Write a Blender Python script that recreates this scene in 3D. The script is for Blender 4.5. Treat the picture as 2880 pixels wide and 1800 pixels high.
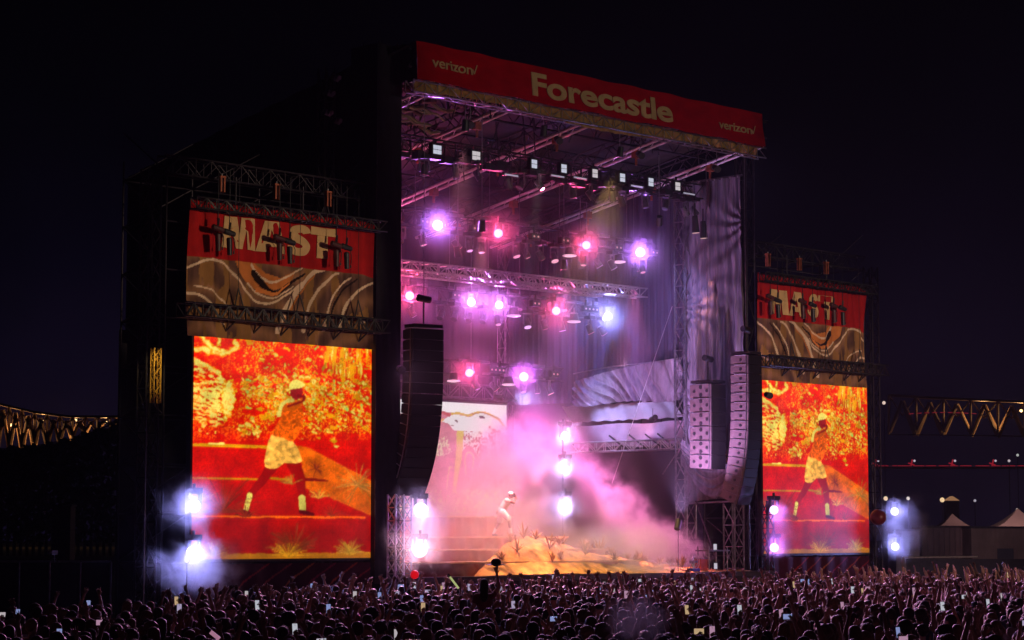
import bpy, math, random
import numpy as np
from mathutils import Vector, Matrix, Euler
sc = bpy.context.scene
for o in list(bpy.data.objects): bpy.data.objects.remove(o)
RAD = math.radians
# ---------------------------------------------------------------- camera, world, exposure
# the stage front runs along +X, upstage is +Y; the camera stands in the field, front left of the stage
CAM = Vector((-45.446, -49.871, 2.75)); YAW = -45.3; PITCH = 5.4403; FPX = 6300.0
cam = bpy.data.cameras.new('camera'); co = bpy.data.objects.new('camera', cam)
sc.collection.objects.link(co); sc.camera = co
co.location = CAM; co.rotation_euler = (RAD(90 + PITCH), 0, RAD(YAW))
cam.sensor_width = 36; cam.lens = 36 * FPX / 2880; cam.clip_start = 0.3; cam.clip_end = 3000
w = bpy.data.worlds.new("World"); sc.world = w; w.use_nodes = True
nt = w.node_tree; bg = nt.nodes['Background']
tc = nt.nodes.new('ShaderNodeTexCoord'); sx = nt.nodes.new('ShaderNodeSeparateXYZ')
nt.links.new(tc.outputs['Generated'], sx.inputs[0])
rp = nt.nodes.new('ShaderNodeValToRGB'); nt.links.new(sx.outputs['Z'], rp.inputs[0])
el = rp.color_ramp.elements
el[0].position = 0.0; el[0].color = (0.0050, 0.0032, 0.0150, 1)
el[1].position = 0.30; el[1].color = (0.0004, 0.0003, 0.0010, 1)
e = el.new(0.10); e.color = (0.0026, 0.0018, 0.0070, 1)
e = el.new(0.17); e.color = (0.0010, 0.0008, 0.0026, 1)
wn = nt.nodes.new('ShaderNodeTexNoise'); wn.inputs['Scale'].default_value = 9; wn.inputs['Detail'].default_value = 6; nt.links.new(tc.outputs['Generated'], wn.inputs['Vector'])
wm = nt.nodes.new('ShaderNodeMapRange'); wm.inputs['From Min'].default_value = .3; wm.inputs['From Max'].default_value = .7; wm.inputs['To Min'].default_value = .55; wm.inputs['To Max'].default_value = 1.5; nt.links.new(wn.outputs[0], wm.inputs[0])
ws = nt.nodes.new('ShaderNodeVectorMath'); ws.operation = 'SCALE'; nt.links.new(rp.outputs[0], ws.inputs[0]); nt.links.new(wm.outputs[0], ws.inputs['Scale'])
nt.links.new(ws.outputs[0], bg.inputs['Color']); bg.inputs['Strength'].default_value = .62
sc.view_settings.view_transform = 'Standard'; sc.view_settings.look = 'None'
sc.view_settings.exposure = 0; sc.view_settings.gamma = 1; sc.view_settings.use_curve_mapping = False
sc.render.engine = 'CYCLES'
cy = sc.cycles
cy.use_denoising = True; cy.max_bounces = 5; cy.diffuse_bounces = 2; cy.glossy_bounces = 2
cy.transmission_bounces = 2; cy.volume_bounces = 1; cy.transparent_max_bounces = 8
cy.sample_clamp_indirect = 4; cy.caustics_reflective = False; cy.caustics_refractive = False
cy.volume_step_rate = 1.0; cy.volume_max_steps = 256; cy.use_adaptive_sampling = False

def at(px, py, D):                       # a pixel of the 2880x1800 photograph at D metres straight ahead
    y = RAD(YAW)
    f = Vector((-math.sin(y), math.cos(y), 0)); r = Vector((math.cos(y), math.sin(y), 0))
    p = RAD(PITCH)
    d = f * math.cos(p) + Vector((0, 0, math.sin(p)))
    up = -f * math.sin(p) + Vector((0, 0, math.cos(p)))
    d = d + r * ((px - 1440) / FPX) - up * ((py - 900) / FPX)
    return CAM + d * (D / (d.dot(f)))

# ---------------------------------------------------------------- helpers
MATS = {}
def mat(name, col=(.5, .5, .5), rough=.6, metal=0.0, var=0.25, scale=6.0, bump=0.15, emit=None, es=1.0,
        random_col=None, sheen=0.0, attr=None, spec=0.5, attr_emit=False, bscale=None, stretch=None, trans=0):
    if name in MATS: return MATS[name]
    m = bpy.data.materials.new(name); m.use_nodes = True; t = m.node_tree
    b = t.nodes['Principled BSDF']
    b.inputs['Roughness'].default_value = rough; b.inputs['Metallic'].default_value = metal
    b.inputs['Specular IOR Level'].default_value = spec
    if sheen:
        b.inputs['Sheen Weight'].default_value = sheen; b.inputs['Sheen Roughness'].default_value = .35
    src = None
    if attr:
        a = t.nodes.new('ShaderNodeAttribute'); a.attribute_name = attr; src = a.outputs['Color']
        if attr_emit:
            b.inputs['Base Color'].default_value = (.02, .02, .02, 1)
            t.links.new(src, b.inputs['Emission Color']); b.inputs['Emission Strength'].default_value = es
            MATS[name] = m; return m
    elif random_col:
        oi = t.nodes.new('ShaderNodeObjectInfo'); r = t.nodes.new('ShaderNodeValToRGB')
        r.color_ramp.interpolation = 'CONSTANT'
        while len(r.color_ramp.elements) < len(random_col): r.color_ramp.elements.new(0.5)
        for i, c in enumerate(random_col):
            r.color_ramp.elements[i].position = i / len(random_col); r.color_ramp.elements[i].color = (*c, 1)
        t.links.new(oi.outputs['Random'], r.inputs[0]); src = r.outputs[0]
    if var or bump:
        tx = t.nodes.new('ShaderNodeTexCoord'); n = t.nodes.new('ShaderNodeTexNoise')
        n.inputs['Scale'].default_value = scale; n.inputs['Detail'].default_value = 5
        if stretch:
            mp = t.nodes.new('ShaderNodeMapping'); mp.inputs['Scale'].default_value = stretch
            t.links.new(tx.outputs['Object'], mp.inputs[0]); t.links.new(mp.outputs[0], n.inputs['Vector'])
        else: t.links.new(tx.outputs['Object'], n.inputs['Vector'])
        mr = t.nodes.new('ShaderNodeMapRange')
        mr.inputs['From Min'].default_value = .3; mr.inputs['From Max'].default_value = .7
        mr.inputs['To Min'].default_value = 1 - var; mr.inputs['To Max'].default_value = 1 + var
        t.links.new(n.outputs[0], mr.inputs[0])
        mx = t.nodes.new('ShaderNodeVectorMath'); mx.operation = 'SCALE'
        if src: t.links.new(src, mx.inputs[0])
        else: mx.inputs[0].default_value = col
        t.links.new(mr.outputs[0], mx.inputs['Scale']); t.links.new(mx.outputs[0], b.inputs['Base Color'])
        if bump:
            bp = t.nodes.new('ShaderNodeBump'); bp.inputs['Strength'].default_value = bump
            bp.inputs['Distance'].default_value = .05; t.links.new(n.outputs[0], bp.inputs['Height'])
            t.links.new(bp.outputs[0], b.inputs['Normal'])
    elif src: t.links.new(src, b.inputs['Base Color'])
    else: b.inputs['Base Color'].default_value = (*col, 1)
    if emit:
        b.inputs['Emission Color'].default_value = (*emit, 1); b.inputs['Emission Strength'].default_value = es
    MATS[name] = m; return m

def tag(o, label=None, cat=None, group=None, kind=None):
    if label: o['label'] = label
    if cat: o['category'] = cat
    if group: o['group'] = group
    if kind: o['kind'] = kind
    return o
def thing(name, label, cat, loc=(0, 0, 0), group=None, rz=0, rot=None):
    o = bpy.data.objects.new(name, None); sc.collection.objects.link(o)
    o.location = loc; o.rotation_euler = rot if rot else (0, 0, rz); o.empty_display_size = .2
    return tag(o, label, cat, group)
def copy_tree(o, parent=None):
    c = o.copy(); sc.collection.objects.link(c); c.parent = parent
    for ch in o.children: copy_tree(ch, c)
    return c

class MB:                                # collects shapes, then links them as one mesh
    def __init__(s): s.v = []; s.f = []; s.mi = []; s.sm = []
    def add(s, vs, fs, mi=0, smooth=False):
        b = len(s.v); s.v += [tuple(v) for v in vs]
        for f in fs: s.f.append(tuple(b + i for i in f)); s.mi.append(mi); s.sm.append(smooth)
        return s
    def box(s, c, d, rot=None, mi=0, taper=1.0):
        x, y, z = d[0] / 2, d[1] / 2, d[2] / 2
        vs = [Vector((sx * x * (taper if sz > 0 else 1), sy * y * (taper if sz > 0 else 1), sz * z)) for sz in (-1, 1) for sx, sy in ((-1, -1), (1, -1), (1, 1), (-1, 1))]
        if rot is not None:
            R = rot if isinstance(rot, Matrix) else Euler(rot).to_matrix(); vs = [R @ v for v in vs]
        vs = [v + Vector(c) for v in vs]
        return s.add(vs, [(3, 2, 1, 0), (4, 5, 6, 7), (0, 1, 5, 4), (1, 2, 6, 5), (2, 3, 7, 6), (3, 0, 4, 7)], mi)
    def tube(s, p, q, r, r2=None, n=6, mi=0, caps=True):
        p, q = Vector(p), Vector(q); r2 = r if r2 is None else r2
        d = (q - p)
        if d.length < 1e-6: return s
        d.normalize(); a = d.orthogonal().normalized(); b = d.cross(a)
        vs = [c + (a * math.cos(t) + b * math.sin(t)) * rr for c, rr in ((p, r), (q, r2)) for t in [2 * math.pi * i / n for i in range(n)]]
        fs = [(i, (i + 1) % n, n + (i + 1) % n, n + i) for i in range(n)]
        s.add(vs, fs, mi, n > 5)
        if caps: s.add(vs, [tuple(range(n - 1, -1, -1)), tuple(range(n, 2 * n))], mi)
        return s
    def path(s, pts, r, n=5, mi=0):
        for a, b in zip(pts[:-1], pts[1:]): s.tube(a, b, r, n=n, mi=mi)
        return s
    def ell(s, c, r, n=12, m=8, rot=None, mi=0):
        vs = []; fs = []
        R = Euler(rot).to_matrix() if rot is not None else None
        for j in range(m + 1):
            th = math.pi * j / m
            for i in range(n):
                ph = 2 * math.pi * i / n
                v = Vector((r[0] * math.sin(th) * math.cos(ph), r[1] * math.sin(th) * math.sin(ph), r[2] * math.cos(th)))
                if R: v = R @ v
                vs.append(v + Vector(c))
        for j in range(m):
            for i in range(n):
                a, b = j * n + i, j * n + (i + 1) % n
                if j == 0: fs.append((a, a + n, b + n))
                elif j == m - 1: fs.append((a, a + n, b))
                else: fs.append((a, a + n, b + n, b))
        return s.add(vs, fs, mi, True)
    def grid(s, fn, nu, nv, mi=0, smooth=True):
        vs = [fn(i / nu, j / nv) for j in range(nv + 1) for i in range(nu + 1)]
        fs = [(j * (nu + 1) + i, j * (nu + 1) + i + 1, (j + 1) * (nu + 1) + i + 1, (j + 1) * (nu + 1) + i) for j in range(nv) for i in range(nu)]
        return s.add(vs, fs, mi, smooth)
    def prism(s, pts, axis_from, axis_to, mi=0):      # pts given as 3-D, extruded by the difference
        d = Vector(axis_to) - Vector(axis_from); n = len(pts)
        a = [Vector(p) for p in pts]; vs = a + [p + d for p in a]
        return s.add(vs, [tuple(range(n)), tuple(range(2 * n - 1, n - 1, -1))] + [(i, n + i, n + (i + 1) % n, (i + 1) % n) for i in range(n)], mi)
    def build(s, name, m, parent=None, offset=None):
        me = bpy.data.meshes.new(name)
        off = Vector(offset) if offset is not None else Vector((0, 0, 0))
        me.from_pydata([tuple(Vector(v) - off) for v in s.v], [], s.f); me.update()
        for mm in (m if isinstance(m, (list, tuple)) else [m]): me.materials.append(mm)
        me.polygons.foreach_set('material_index', s.mi); me.polygons.foreach_set('use_smooth', s.sm)
        o = bpy.data.objects.new(name, me); sc.collection.objects.link(o)
        if parent: o.parent = parent
        elif offset is not None: o.location = off
        return o

def truss(mb, p, q, w=.4, h=.4, r=.025, rb=.012, step=.45, up=(0, 0, 1), n=5):
    p, q = Vector(p), Vector(q); d = (q - p); L = d.length; d.normalize()
    up = Vector(up); s_ = d.cross(up).normalized(); up = s_.cross(d).normalized()
    cs = [s_ * a * w / 2 + up * b * h / 2 for a, b in ((-1, -1), (1, -1), (1, 1), (-1, 1))]
    for c in cs: mb.tube(p + c, q + c, r, n=n)
    k = max(2, int(round(L / step)))
    for i in range(k):
        a, b = p + d * (L * i / k), p + d * (L * (i + 1) / k)
        for j in range(4):
            c0, c1 = cs[j], cs[(j + 1) % 4]
            if i % 2: c0, c1 = c1, c0
            mb.tube(a + c0, b + c1, rb, n=4, caps=False)
        mb.tube(a + cs[0], a + cs[3], rb, n=4, caps=False); mb.tube(a + cs[1], a + cs[2], rb, n=4, caps=False)
    return mb

def lamp(name, kind, loc, power, col, parent=None, aim=None, size=40, blend=.4, radius=.12):
    l = bpy.data.lights.new(name, kind); l.energy = power; l.color = col
    if kind in ('POINT', 'SPOT'): l.shadow_soft_size = radius
    if kind == 'SPOT': l.spot_size = RAD(size); l.spot_blend = blend
    o = bpy.data.objects.new(name, l); sc.collection.objects.link(o)
    M = Matrix.Translation(loc)
    if aim is not None:
        M = M @ (Vector(aim) - Vector(loc)).to_track_quat('-Z', 'Y').to_matrix().to_4x4()
    if parent:
        o.parent = parent; bpy.context.view_layer.update() if False else None
        P = Matrix.Translation(parent.location) @ parent.rotation_euler.to_matrix().to_4x4()
        o.matrix_local = P.inverted() @ M
    else: o.matrix_world = M
    return o

# ------- numpy noise for painted panels and cloth
def vnoise(X, Y, seed=0, octs=3):
    out = np.zeros_like(X, dtype=float); amp = 1.0; tot = 0
    rng = np.random.RandomState(seed)
    for o in range(octs):
        T = rng.rand(64, 64)
        xi = np.floor(X).astype(int); yi = np.floor(Y).astype(int); fx = X - xi; fy = Y - yi
        fx = fx * fx * (3 - 2 * fx); fy = fy * fy * (3 - 2 * fy)
        a = T[xi % 64, yi % 64]; b = T[(xi + 1) % 64, yi % 64]; c = T[xi % 64, (yi + 1) % 64]; d = T[(xi + 1) % 64, (yi + 1) % 64]
        out += amp * ((a * (1 - fx) + b * fx) * (1 - fy) + (c * (1 - fx) + d * fx) * fy); tot += amp
        amp *= .5; X = X * 2.03 + 7.1; Y = Y * 2.03 + 3.7
    return out / tot
def poly_mask(X, Y, pts):
    m = np.zeros(X.shape, bool); n = len(pts)
    for i in range(n):
        x1, y1 = pts[i]; x2, y2 = pts[(i + 1) % n]
        if y1 == y2: continue
        c = ((Y >= min(y1, y2)) & (Y < max(y1, y2)))
        xi = x1 + (Y - y1) * (x2 - x1) / (y2 - y1); m ^= c & (X < xi)
    return m
def stroke(X, Y, pts, w0, w1=None):
    w1 = w0 if w1 is None else w1; m = np.zeros(X.shape, bool); n = len(pts) - 1
    for i in range(n):
        (x1, y1), (x2, y2) = pts[i], pts[i + 1]; dx, dy = x2 - x1, y2 - y1; L = dx * dx + dy * dy + 1e-9
        t = np.clip(((X - x1) * dx + (Y - y1) * dy) / L, 0, 1)
        wd = (w0 + (w1 - w0) * (i + t) / n) / 2
        m |= ((X - x1 - t * dx) ** 2 + (Y - y1 - t * dy) ** 2) < wd * wd
    return m
def curve(pts, k=8):                     # Catmull-Rom through 2-D points
    P = [pts[0]] + list(pts) + [pts[-1]]; out = []
    for i in range(1, len(P) - 2):
        p0, p1, p2, p3 = P[i - 1], P[i], P[i + 1], P[i + 2]
        for j in range(k):
            t = j / k
            out.append(tuple(.5 * (2 * p1[a] + (p2[a] - p0[a]) * t + (2 * p0[a] - 5 * p1[a] + 4 * p2[a] - p3[a]) * t * t + (3 * p1[a] - p0[a] - 3 * p2[a] + p3[a]) * t ** 3) for a in (0, 1)))
    out.append(tuple(pts[-1])); return out
def panel(name, m, fn, nu, nv, C, parent=None, disp=None, thick=0.0):
    """a sheet of nu x nv cells; fn(i,j)->xyz, C colour array (nv+1, nu+1, 3) stored as the attribute 'paint'"""
    mb = MB(); mb.grid(fn, nu, nv)
    o = mb.build(name, m, parent)
    a = o.data.color_attributes.new('paint', 'FLOAT_COLOR', 'POINT')
    c = np.ones(((nv + 1) * (nu + 1), 4), np.float32); c[:, :3] = C.reshape(-1, 3); a.data.foreach_set('color', c.ravel())
    return o
def srgb(r, g, b):
    return np.array([((c / 255 + .055) / 1.055) ** 2.4 if c > 10 else c / 255 / 12.92 for c in (r, g, b)])

# ---------------------------------------------------------------- materials
BLACK = mat('black_paint', (.02, .02, .022), .45, 0, .3, 8)
STEEL = mat('dull_steel', (.24, .23, .25), .38, .75, .3, 10, .1)
ALU = mat('aluminium_tube', (.62, .60, .62), .3, .8, .2, 9, .05)
DARKSTEEL = mat('dark_steel', (.045, .04, .05), .5, .4, .4, 5, .1)
SCAFF = mat('scaffold_dark', (.03, .025, .035), .55, .3, .4, 4, .1)
SCRIM = mat('black_scrim', (.010, .008, .014), .85, 0, .3, 3, .3)
CLOTHBLACK = mat('black_drape', (.040, .032, .040), .8, 0, .35, 1.3, .2, spec=.15, stretch=(3, 3, .3))
CLOTHGREY = mat('grey_drape', (.25, .22, .26), 1.0, 0, .35, 2.2, .35, spec=.0, stretch=(3, 3, .4))
ROOFSKIN = mat('roof_skin', (.030, .022, .028), .7, 0, .4, .8, .3)
RUST = mat('orange_fitting', (.35, .09, .04), .6, .2, .4, 9)
LENSOFF = mat('lens_glass', (.10, .10, .12), .1, 0, 0, 1, 0)

# ---------------------------------------------------------------- ground
g = MB(); g.grid(lambda a, b: (-160 + 860 * a, -160 + 860 * b, -.3), 40, 40)
g = g.build('ground', mat('trodden_grass', (.010, .010, .008), .95, 0, .5, .6, .5)); tag(g, kind='structure')

g = MB(); g.box((8, 4.5, -.155), (46, 21.5, .30)); g = g.build('stage_pad', mat('plaza_concrete', (.10, .09, .09), .9, 0, .3, .8, .2)); tag(g, kind='structure')
# ---------------------------------------------------------------- stage deck, skirt
t = thing('stage_deck', 'raised black stage deck between the two big screens with dark skirt cloth', 'stage', (8.3, 6, 0))
mb = MB(); mb.box((8.3, 5.9, 1.35), (18.6, 12.8, .16)); mb.build('deck_floor', mat('stage_black', (.05, .04, .045), .4, 0, .3, 3), t, (8.3, 6, 0))
mb = MB(); mb.grid(lambda a, b: (-1 + 18.6 * a, -.52 - .04 * math.sin(a * 190) - .01 * math.sin(a * 71), 1.28 * b), 260, 4)
mb.build('skirt', CLOTHBLACK, t, (8.3, 6, 0))
for x in np.linspace(-.5, 17.1, 9):
    for y in (0.2, 6, 12):
        mb = MB(); mb.tube((x, y, 0), (x, y, 1.27), .04); mb.build('support_leg', STEEL, t, (8.3, 6, 0))

# ---------------------------------------------------------------- stage roof
RS = .185
def roofz(v): return 16.42 - RS * (v + 1.2)
t = thing('stage_roof', 'big rigged stage roof sloping down to the back with long steel beams', 'stage roof', (8.2, 6, 14))
mb = MB()
mb.grid(lambda a, b: (-.6 + 17.4 * a, -1.1 + 13.5 * b, roofz(-1.1 + 13.5 * b) + .95 + .05 * math.sin(a * 60) * math.sin(b * 40)), 60, 50)
mb.build('roof_skin', ROOFSKIN, t, (8.2, 6, 14))
for u in (0.9, 4.55, 8.3, 12.3, 16.3):
    mb = MB()
    for du in (-.22, .22):
        for dz in (0, .62):
            mb.tube((u + du, -1.05, roofz(-1.05) + dz), (u + du, 12.2, roofz(12.2) + dz), .055 if dz == 0 else .03, n=6, mi=0 if dz == 0 else 1)
    n = 22
    for i in range(n):
        a = -1.05 + 13.2 * i / n; b = a + 13.2 / n
        for du in (-.22, .22):
            z0, z1 = (0, .62) if i % 2 else (.62, 0)
            mb.tube((u + du, a, roofz(a) + z0), (u + du, b, roofz(b) + z1), .018, n=4, caps=False, mi=1)
        mb.tube((u - .22, a, roofz(a)), (u + .22, b, roofz(b)), .016, n=4, caps=False)
    mb.build('roof_beam', [mat('beam_alu', (.80, .74, .74), .45, .3, .15, 7, .06), DARKSTEEL], t, (8.2, 6, 14))
    for v in (1.2, 4.0, 7.2, 10.2):
        mb = MB(); mb.box((u, v, roofz(v) - .12), (.28, .2, .26)); mb.tube((u, v, roofz(v) - .2), (u, v, roofz(v) - .5), .05)
        mb.build('beam_clamp', RUST, t, (8.2, 6, 14))
random.seed(4)
for v in (-1.0, 1.6, 4.4, 7.2, 10, 12.3):
    mb = MB(); z = roofz(v) + .35; a0 = -.5
    for dz in (0, .55): mb.tube((a0, v, z + dz), (16.8, v, z + dz), .04, n=5)
    k = 34
    for i in range(k):
        a, b = a0 + 17.3 * i / k, a0 + 17.3 * (i + 1) / k
        mb.tube((a, v, z + (.55 if i % 2 else 0)), (b, v, z + (0 if i % 2 else .55)), .016, n=4, caps=False)
    mb.build('cross_truss', DARKSTEEL, t, (8.2, 6, 14))
for i in range(46):                     # raking braces and rolled cable under the skin
    u = random.uniform(0, 16.2); v = random.uniform(-.6, 5.0); z = roofz(v) + .9
    mb = MB(); mb.tube((u, v, z), (u + random.choice((-.35, .35)), v + .2, z - random.uniform(.9, 1.5)), .022, n=4)
    mb.build('brace', DARKSTEEL, t, (8.2, 6, 14))
mb = MB(); truss(mb, (-.4, -.95, 16.15), (16.6, -.95, 16.15), .35, .35, .03, .014, .5)
mb.build('front_truss', ALU, t, (8.2, 6, 14))
for k in range(18):                       # slack cloth and cable rolls bundled at the upper left corner of the roof
    a = random.uniform(-.2, 2.6); v = random.uniform(-.6, 2.2); z = roofz(v) + random.uniform(-.15, .7)
    mb = MB(); mb.path([(a + i * .35, v + random.uniform(-.05, .05), z + .08 * math.sin(i * 2 + k) - .05 * i) for i in range(5)], random.uniform(.03, .07))
    mb.build('rolled_cloth', mat('tan_canvas', (.30, .22, .15), .8), t, (8.2, 6, 14))

# header banner
t = thing('header_banner', 'long red banner with beige letters along the front edge of the stage roof', 'banner', (8, -1.25, 16.9))
U0, U1 = -.35, 16.28
def hz0(a): return 16.31 + .018 * math.sin(a * 31) + .01 * math.sin(a * 83)
def hb(a, b):
    z0 = hz0(a); z1 = 17.5 + .012 * math.sin(a * 47)
    y = -1.22 - .13 * (1 - b) + .022 * math.sin(a * 57 + 3 * b) * (.3 + b) + .02 * math.sin(a * 23 - 5 * b + 1) + .035 * math.exp(-((a + b * .12 - .155) / .012) ** 2)
    return (U0 + (U1 - U0) * a + .06 * b * 0 - .08 * (1 - b) * (a < .003), y, z0 + (z1 - z0) * b)
REDCLOTH = mat('red_cloth', (.46, .003, .008), .85, 0, .16, 1.5, .25, spec=.1, stretch=(1, 1, 2))
mb = MB(); mb.grid(hb, 240, 14); mb.build('banner_cloth', REDCLOTH, t, (8, -1.25, 16.9))
mb = MB(); mb.grid(lambda a, b: (U0 - .05 * b, -1.25 + 1.6 * a, 16.3 + 1.15 * b + .03 * math.sin(a * 22)), 20, 8)
mb.build('side_return', CLOTHBLACK, t, (8, -1.25, 16.9))
mb = MB(); mb.grid(lambda a, b: (U1 - .02 * b, -1.25 + 1.6 * a, 16.3 + 1.15 * b + .03 * math.sin(a * 22)), 20, 8)
mb.build('side_return', REDCLOTH, t, (8, -1.25, 16.9))
BEIGE = mat('beige_print', (.66, .44, .20), .85, 0, .12, 3, .1, spec=.1)
mb = MB(); mb.grid(lambda a, b: (U0 + .1 + 16.4 * a, -1.05 + .05 * math.sin(a * 140 + b * 3) + .03 * math.sin(a * 311), 15.98 + .12 * math.sin(a * 9) * (1 - b) + (.34 + .02) * b - .20 * (1 - b) * max(0, (a - .8) * 3)), 260, 5)
mb.build('gathered_valance', mat('ochre_cloth', (.44, .25, .08), .8, 0, .3, 4, .2), t, (8, -1.25, 16.9))
def letters(body, x0, x1, z0, z1, y, m, parent, off=0.02, base=None, name='lettering', spacing=.95, depth=.012, warp=None):
    cu = bpy.data.curves.new('txt', 'FONT'); cu.body = body; cu.offset = off; cu.extrude = depth; cu.space_character = spacing
    cu.resolution_u = 6
    tmp = bpy.data.objects.new('txt', cu); sc.collection.objects.link(tmp)
    dg = bpy.context.evaluated_depsgraph_get(); me = bpy.data.meshes.new_from_object(tmp.evaluated_get(dg))
    bpy.data.objects.remove(tmp); bpy.data.curves.remove(cu)
    P = np.array([v.co[:] for v in me.vertices]); mn, mxx = P.min(0), P.max(0)
    ox = Vector(base)
    for v in me.vertices:
        a = (v.co.x - mn[0]) / (mxx[0] - mn[0]); b = (v.co.y - mn[1]) / (mxx[1] - mn[1])
        X = x0 + (x1 - x0) * a; Z = z0 + (z1 - z0) * b; Y = y - v.co.z
        if warp: Y = warp(X, Z) - .012 - v.co.z
        v.co = Vector((X, Y, Z)) - ox
    me.name = name; me.materials.clear(); me.materials.append(m)
    o = bpy.data.objects.new(name, me); sc.collection.objects.link(o); o.parent = parent
    return o
def hwarp(X, Z):
    a = (X - U0) / (U1 - U0); b = min(1, max(0, (Z - 16.31) / 1.19)); return hb(a, b)[1] - .02
B0 = (8, -1.25, 16.9)
letters('Forecastle', 4.50, 11.30, 16.49, 17.26, -1.4, BEIGE, t, .027, B0, warp=hwarp, spacing=.99)
letters('verizon', .17, 1.92, 16.77, 17.07, -1.4, BEIGE, t, .010, B0, warp=hwarp)
letters('verizon', 13.72, 15.55, 16.66, 16.94, -1.4, BEIGE, t, .010, B0, warp=hwarp)
for x, z in ((1.94, 16.90), (15.58, 16.78)):
    mb = MB(); y = hwarp(x, z) - .012
    mb.prism([(x, y, z + .05), (x + .05, y, z - .03), (x + .15, y, z + .21), (x + .19, y, z + .21), (x + .07, y, z - .09), (x + .03, y, z - .09), (x - .03, y, z + .05)], (0, 0, 0), (0, -.01, 0))
    mb.build('check_mark', BEIGE, t, B0)

# ---------------------------------------------------------------- stage legs (towers)
def tower(name, label, u, v, w, d, z1, m, scrim=False, r=.045, step=1.0, z0=0):
    t = thing(name, label, 'tower', (u, v, 0))
    mb = MB(); truss(mb, (u, v, z0), (u, v, z1), w, d, r, .022, step, up=(0, 1, 0)); mb.build('mast', m, t, (u, v, 0))
    mb = MB(); mb.box((u, v, .06), (w + .7, d + .7, .12)); mb.build('base_plate', DARKSTEEL, t, (u, v, 0))
    if scrim:
        mb = MB()
        mb.grid(lambda a, b: (u - w / 2 - .12 + (w + .24) * a, v - d / 2 - .08 + .015 * math.sin(a * 20 + b * 30), .3 + (z1 - .4) * b), 12, 60)
        mb.build('scrim', SCRIM, t, (u, v, 0))
        mb = MB(); mb.grid(lambda a, b: (u - w / 2 - .13, v - d / 2 - .08 + (d + .5) * a, .3 + (z1 - .4) * b), 6, 50); mb.build('leak_scrim', SCRIM, t, (u, v, 0))  # second panel is added to block light leaking past the tower
        mb = MB()
        mb.grid(lambda a, b: (u + (w / 2 + .12), v - d / 2 - .08 + (d + .16) * a, 9.3 + (z1 - 9.4) * b), 8, 50); mb.build('side_scrim', SCRIM, t, (u, v, 0))
    return t
tower('roof_tower', 'tall black clad tower left of the stage mouth beside the left screen', -.5, .25, .75, .7, 17.6, SCAFF, True)
tower('roof_tower', 'tall black steel tower right of the stage mouth beside the right screen', 17.15, .3, .45, .45, 16.4, DARKSTEEL)
tower('roof_tower', 'steel tower at the back right corner of the stage', 16.9, 12.2, .45, .45, 14, STEEL)
tower('roof_tower', 'steel tower at the back left corner of the stage', -.4, 12.2, .45, .45, 14, STEEL)
tower('drape_tower', 'pink lit lattice leg under the inner edge of the grey side drape', 16.62, 2.72, .5, .5, 15.6, STEEL, r=.035, step=.8)
# the slim dark mast with lamps beside the left tower
t = tower('lighting_mast', 'slim dark mast with a few small lamps left of the roof', -2.1, .9, .35, .35, 16.7, SCAFF, r=.03)
for z, dx in ((16.4, .1), (15.9, -.12), (15.3, -.2), (15.1, .16)):
    mb = MB(); mb.box((-2.1 + dx, .62, z), (.22, .2, .18), (.4, .2, .5 * dx)); mb.tube((-2.1 + dx, .5, z), (-2.1 + dx, .42, z - .05), .09)
    mb.build('lamp_head', STEEL, t, (-2.1, .9, 0))

# ---------------------------------------------------------------- drapes
def folds(a, b, seed):
    return (.10 * math.sin(a * 46 + 1.5 * math.sin(b * 5 + seed)) + .05 * math.sin(a * 103 + 2 * math.sin(b * 9 + seed * 2)) + .03 * math.sin(a * 190 + b * 6 + seed))
def side_drape(a, b):                    # a along +Y from 0.0 (front) to 3 (inner edge), b up
    v = .02 + 2.75 * a; z = 3.85 + 11.6 * b
    pull = 0.0
    for (ca, cb, s, k) in ((1.05, .62, 17, .10), (1.08, .30, 15, .10), (-.1, .86, 13, .08)):   # gathers radiating from tie points
        da, db = (a - ca) * 2.7, (b - cb) * 11.6
        r = math.hypot(da, db) + .15; th = math.atan2(db, da)
        pull += k * math.sin(th * s + 1.6 * math.sin(r * 2.1 + s)) * math.exp(-r / 2.6) * min(1, r / .7)
    x = 16.62 + folds(a, b, 0) * .8 + pull * .55
    if b < .13: x += .35 * math.sin(math.pi * a) * (1 - b / .13) ; z += .12 * math.sin(a * 3.14) * (1 - b / .13)
    return (x, v, z)
t = thing('side_drape', 'large wrinkled grey drape hanging down the right side of the stage mouth', 'drape', (16.7, 1.4, 10))
mb = MB(); mb.grid(side_drape, 130, 260); mb.build('drape_cloth', CLOTHGREY, t, (16.7, 1.4, 10))
mb = MB(); mb.tube((16.66, 0, 15.5), (16.66, 2.75, 15.5), .04)
mb.build('drape_rail', STEEL, t, (16.7, 1.4, 10)); mb = MB(); mb.tube((16.66, 0, 3.9), (16.66, 2.75, 3.82), .04); mb.build('lower_rail', STEEL, t, (16.7, 1.4, 10))
for v in np.linspace(.2, 2.7, 8):
    mb = MB(); mb.tube((16.66, v, 15.5), (16.66, v, 15.44), .05); mb.build('drape_ring', ALU, t, (16.7, 1.4, 10))
# swag bundle gathered at the foot of the drape
mb = MB()
mb.grid(lambda a, b: (16.3 + .25 * math.sin(a * 3.14) + .05 * math.sin(b * 40), .15 + 2.5 * a, 5.2 + b * .9 - 1.15 * math.sin(a * 3.14) * (1.1 - b * .6) + .05 * math.sin(b * 30 + a * 3)), 40, 34)
mb.build('tied_swag', CLOTHGREY, t, (16.7, 1.4, 10))

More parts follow.
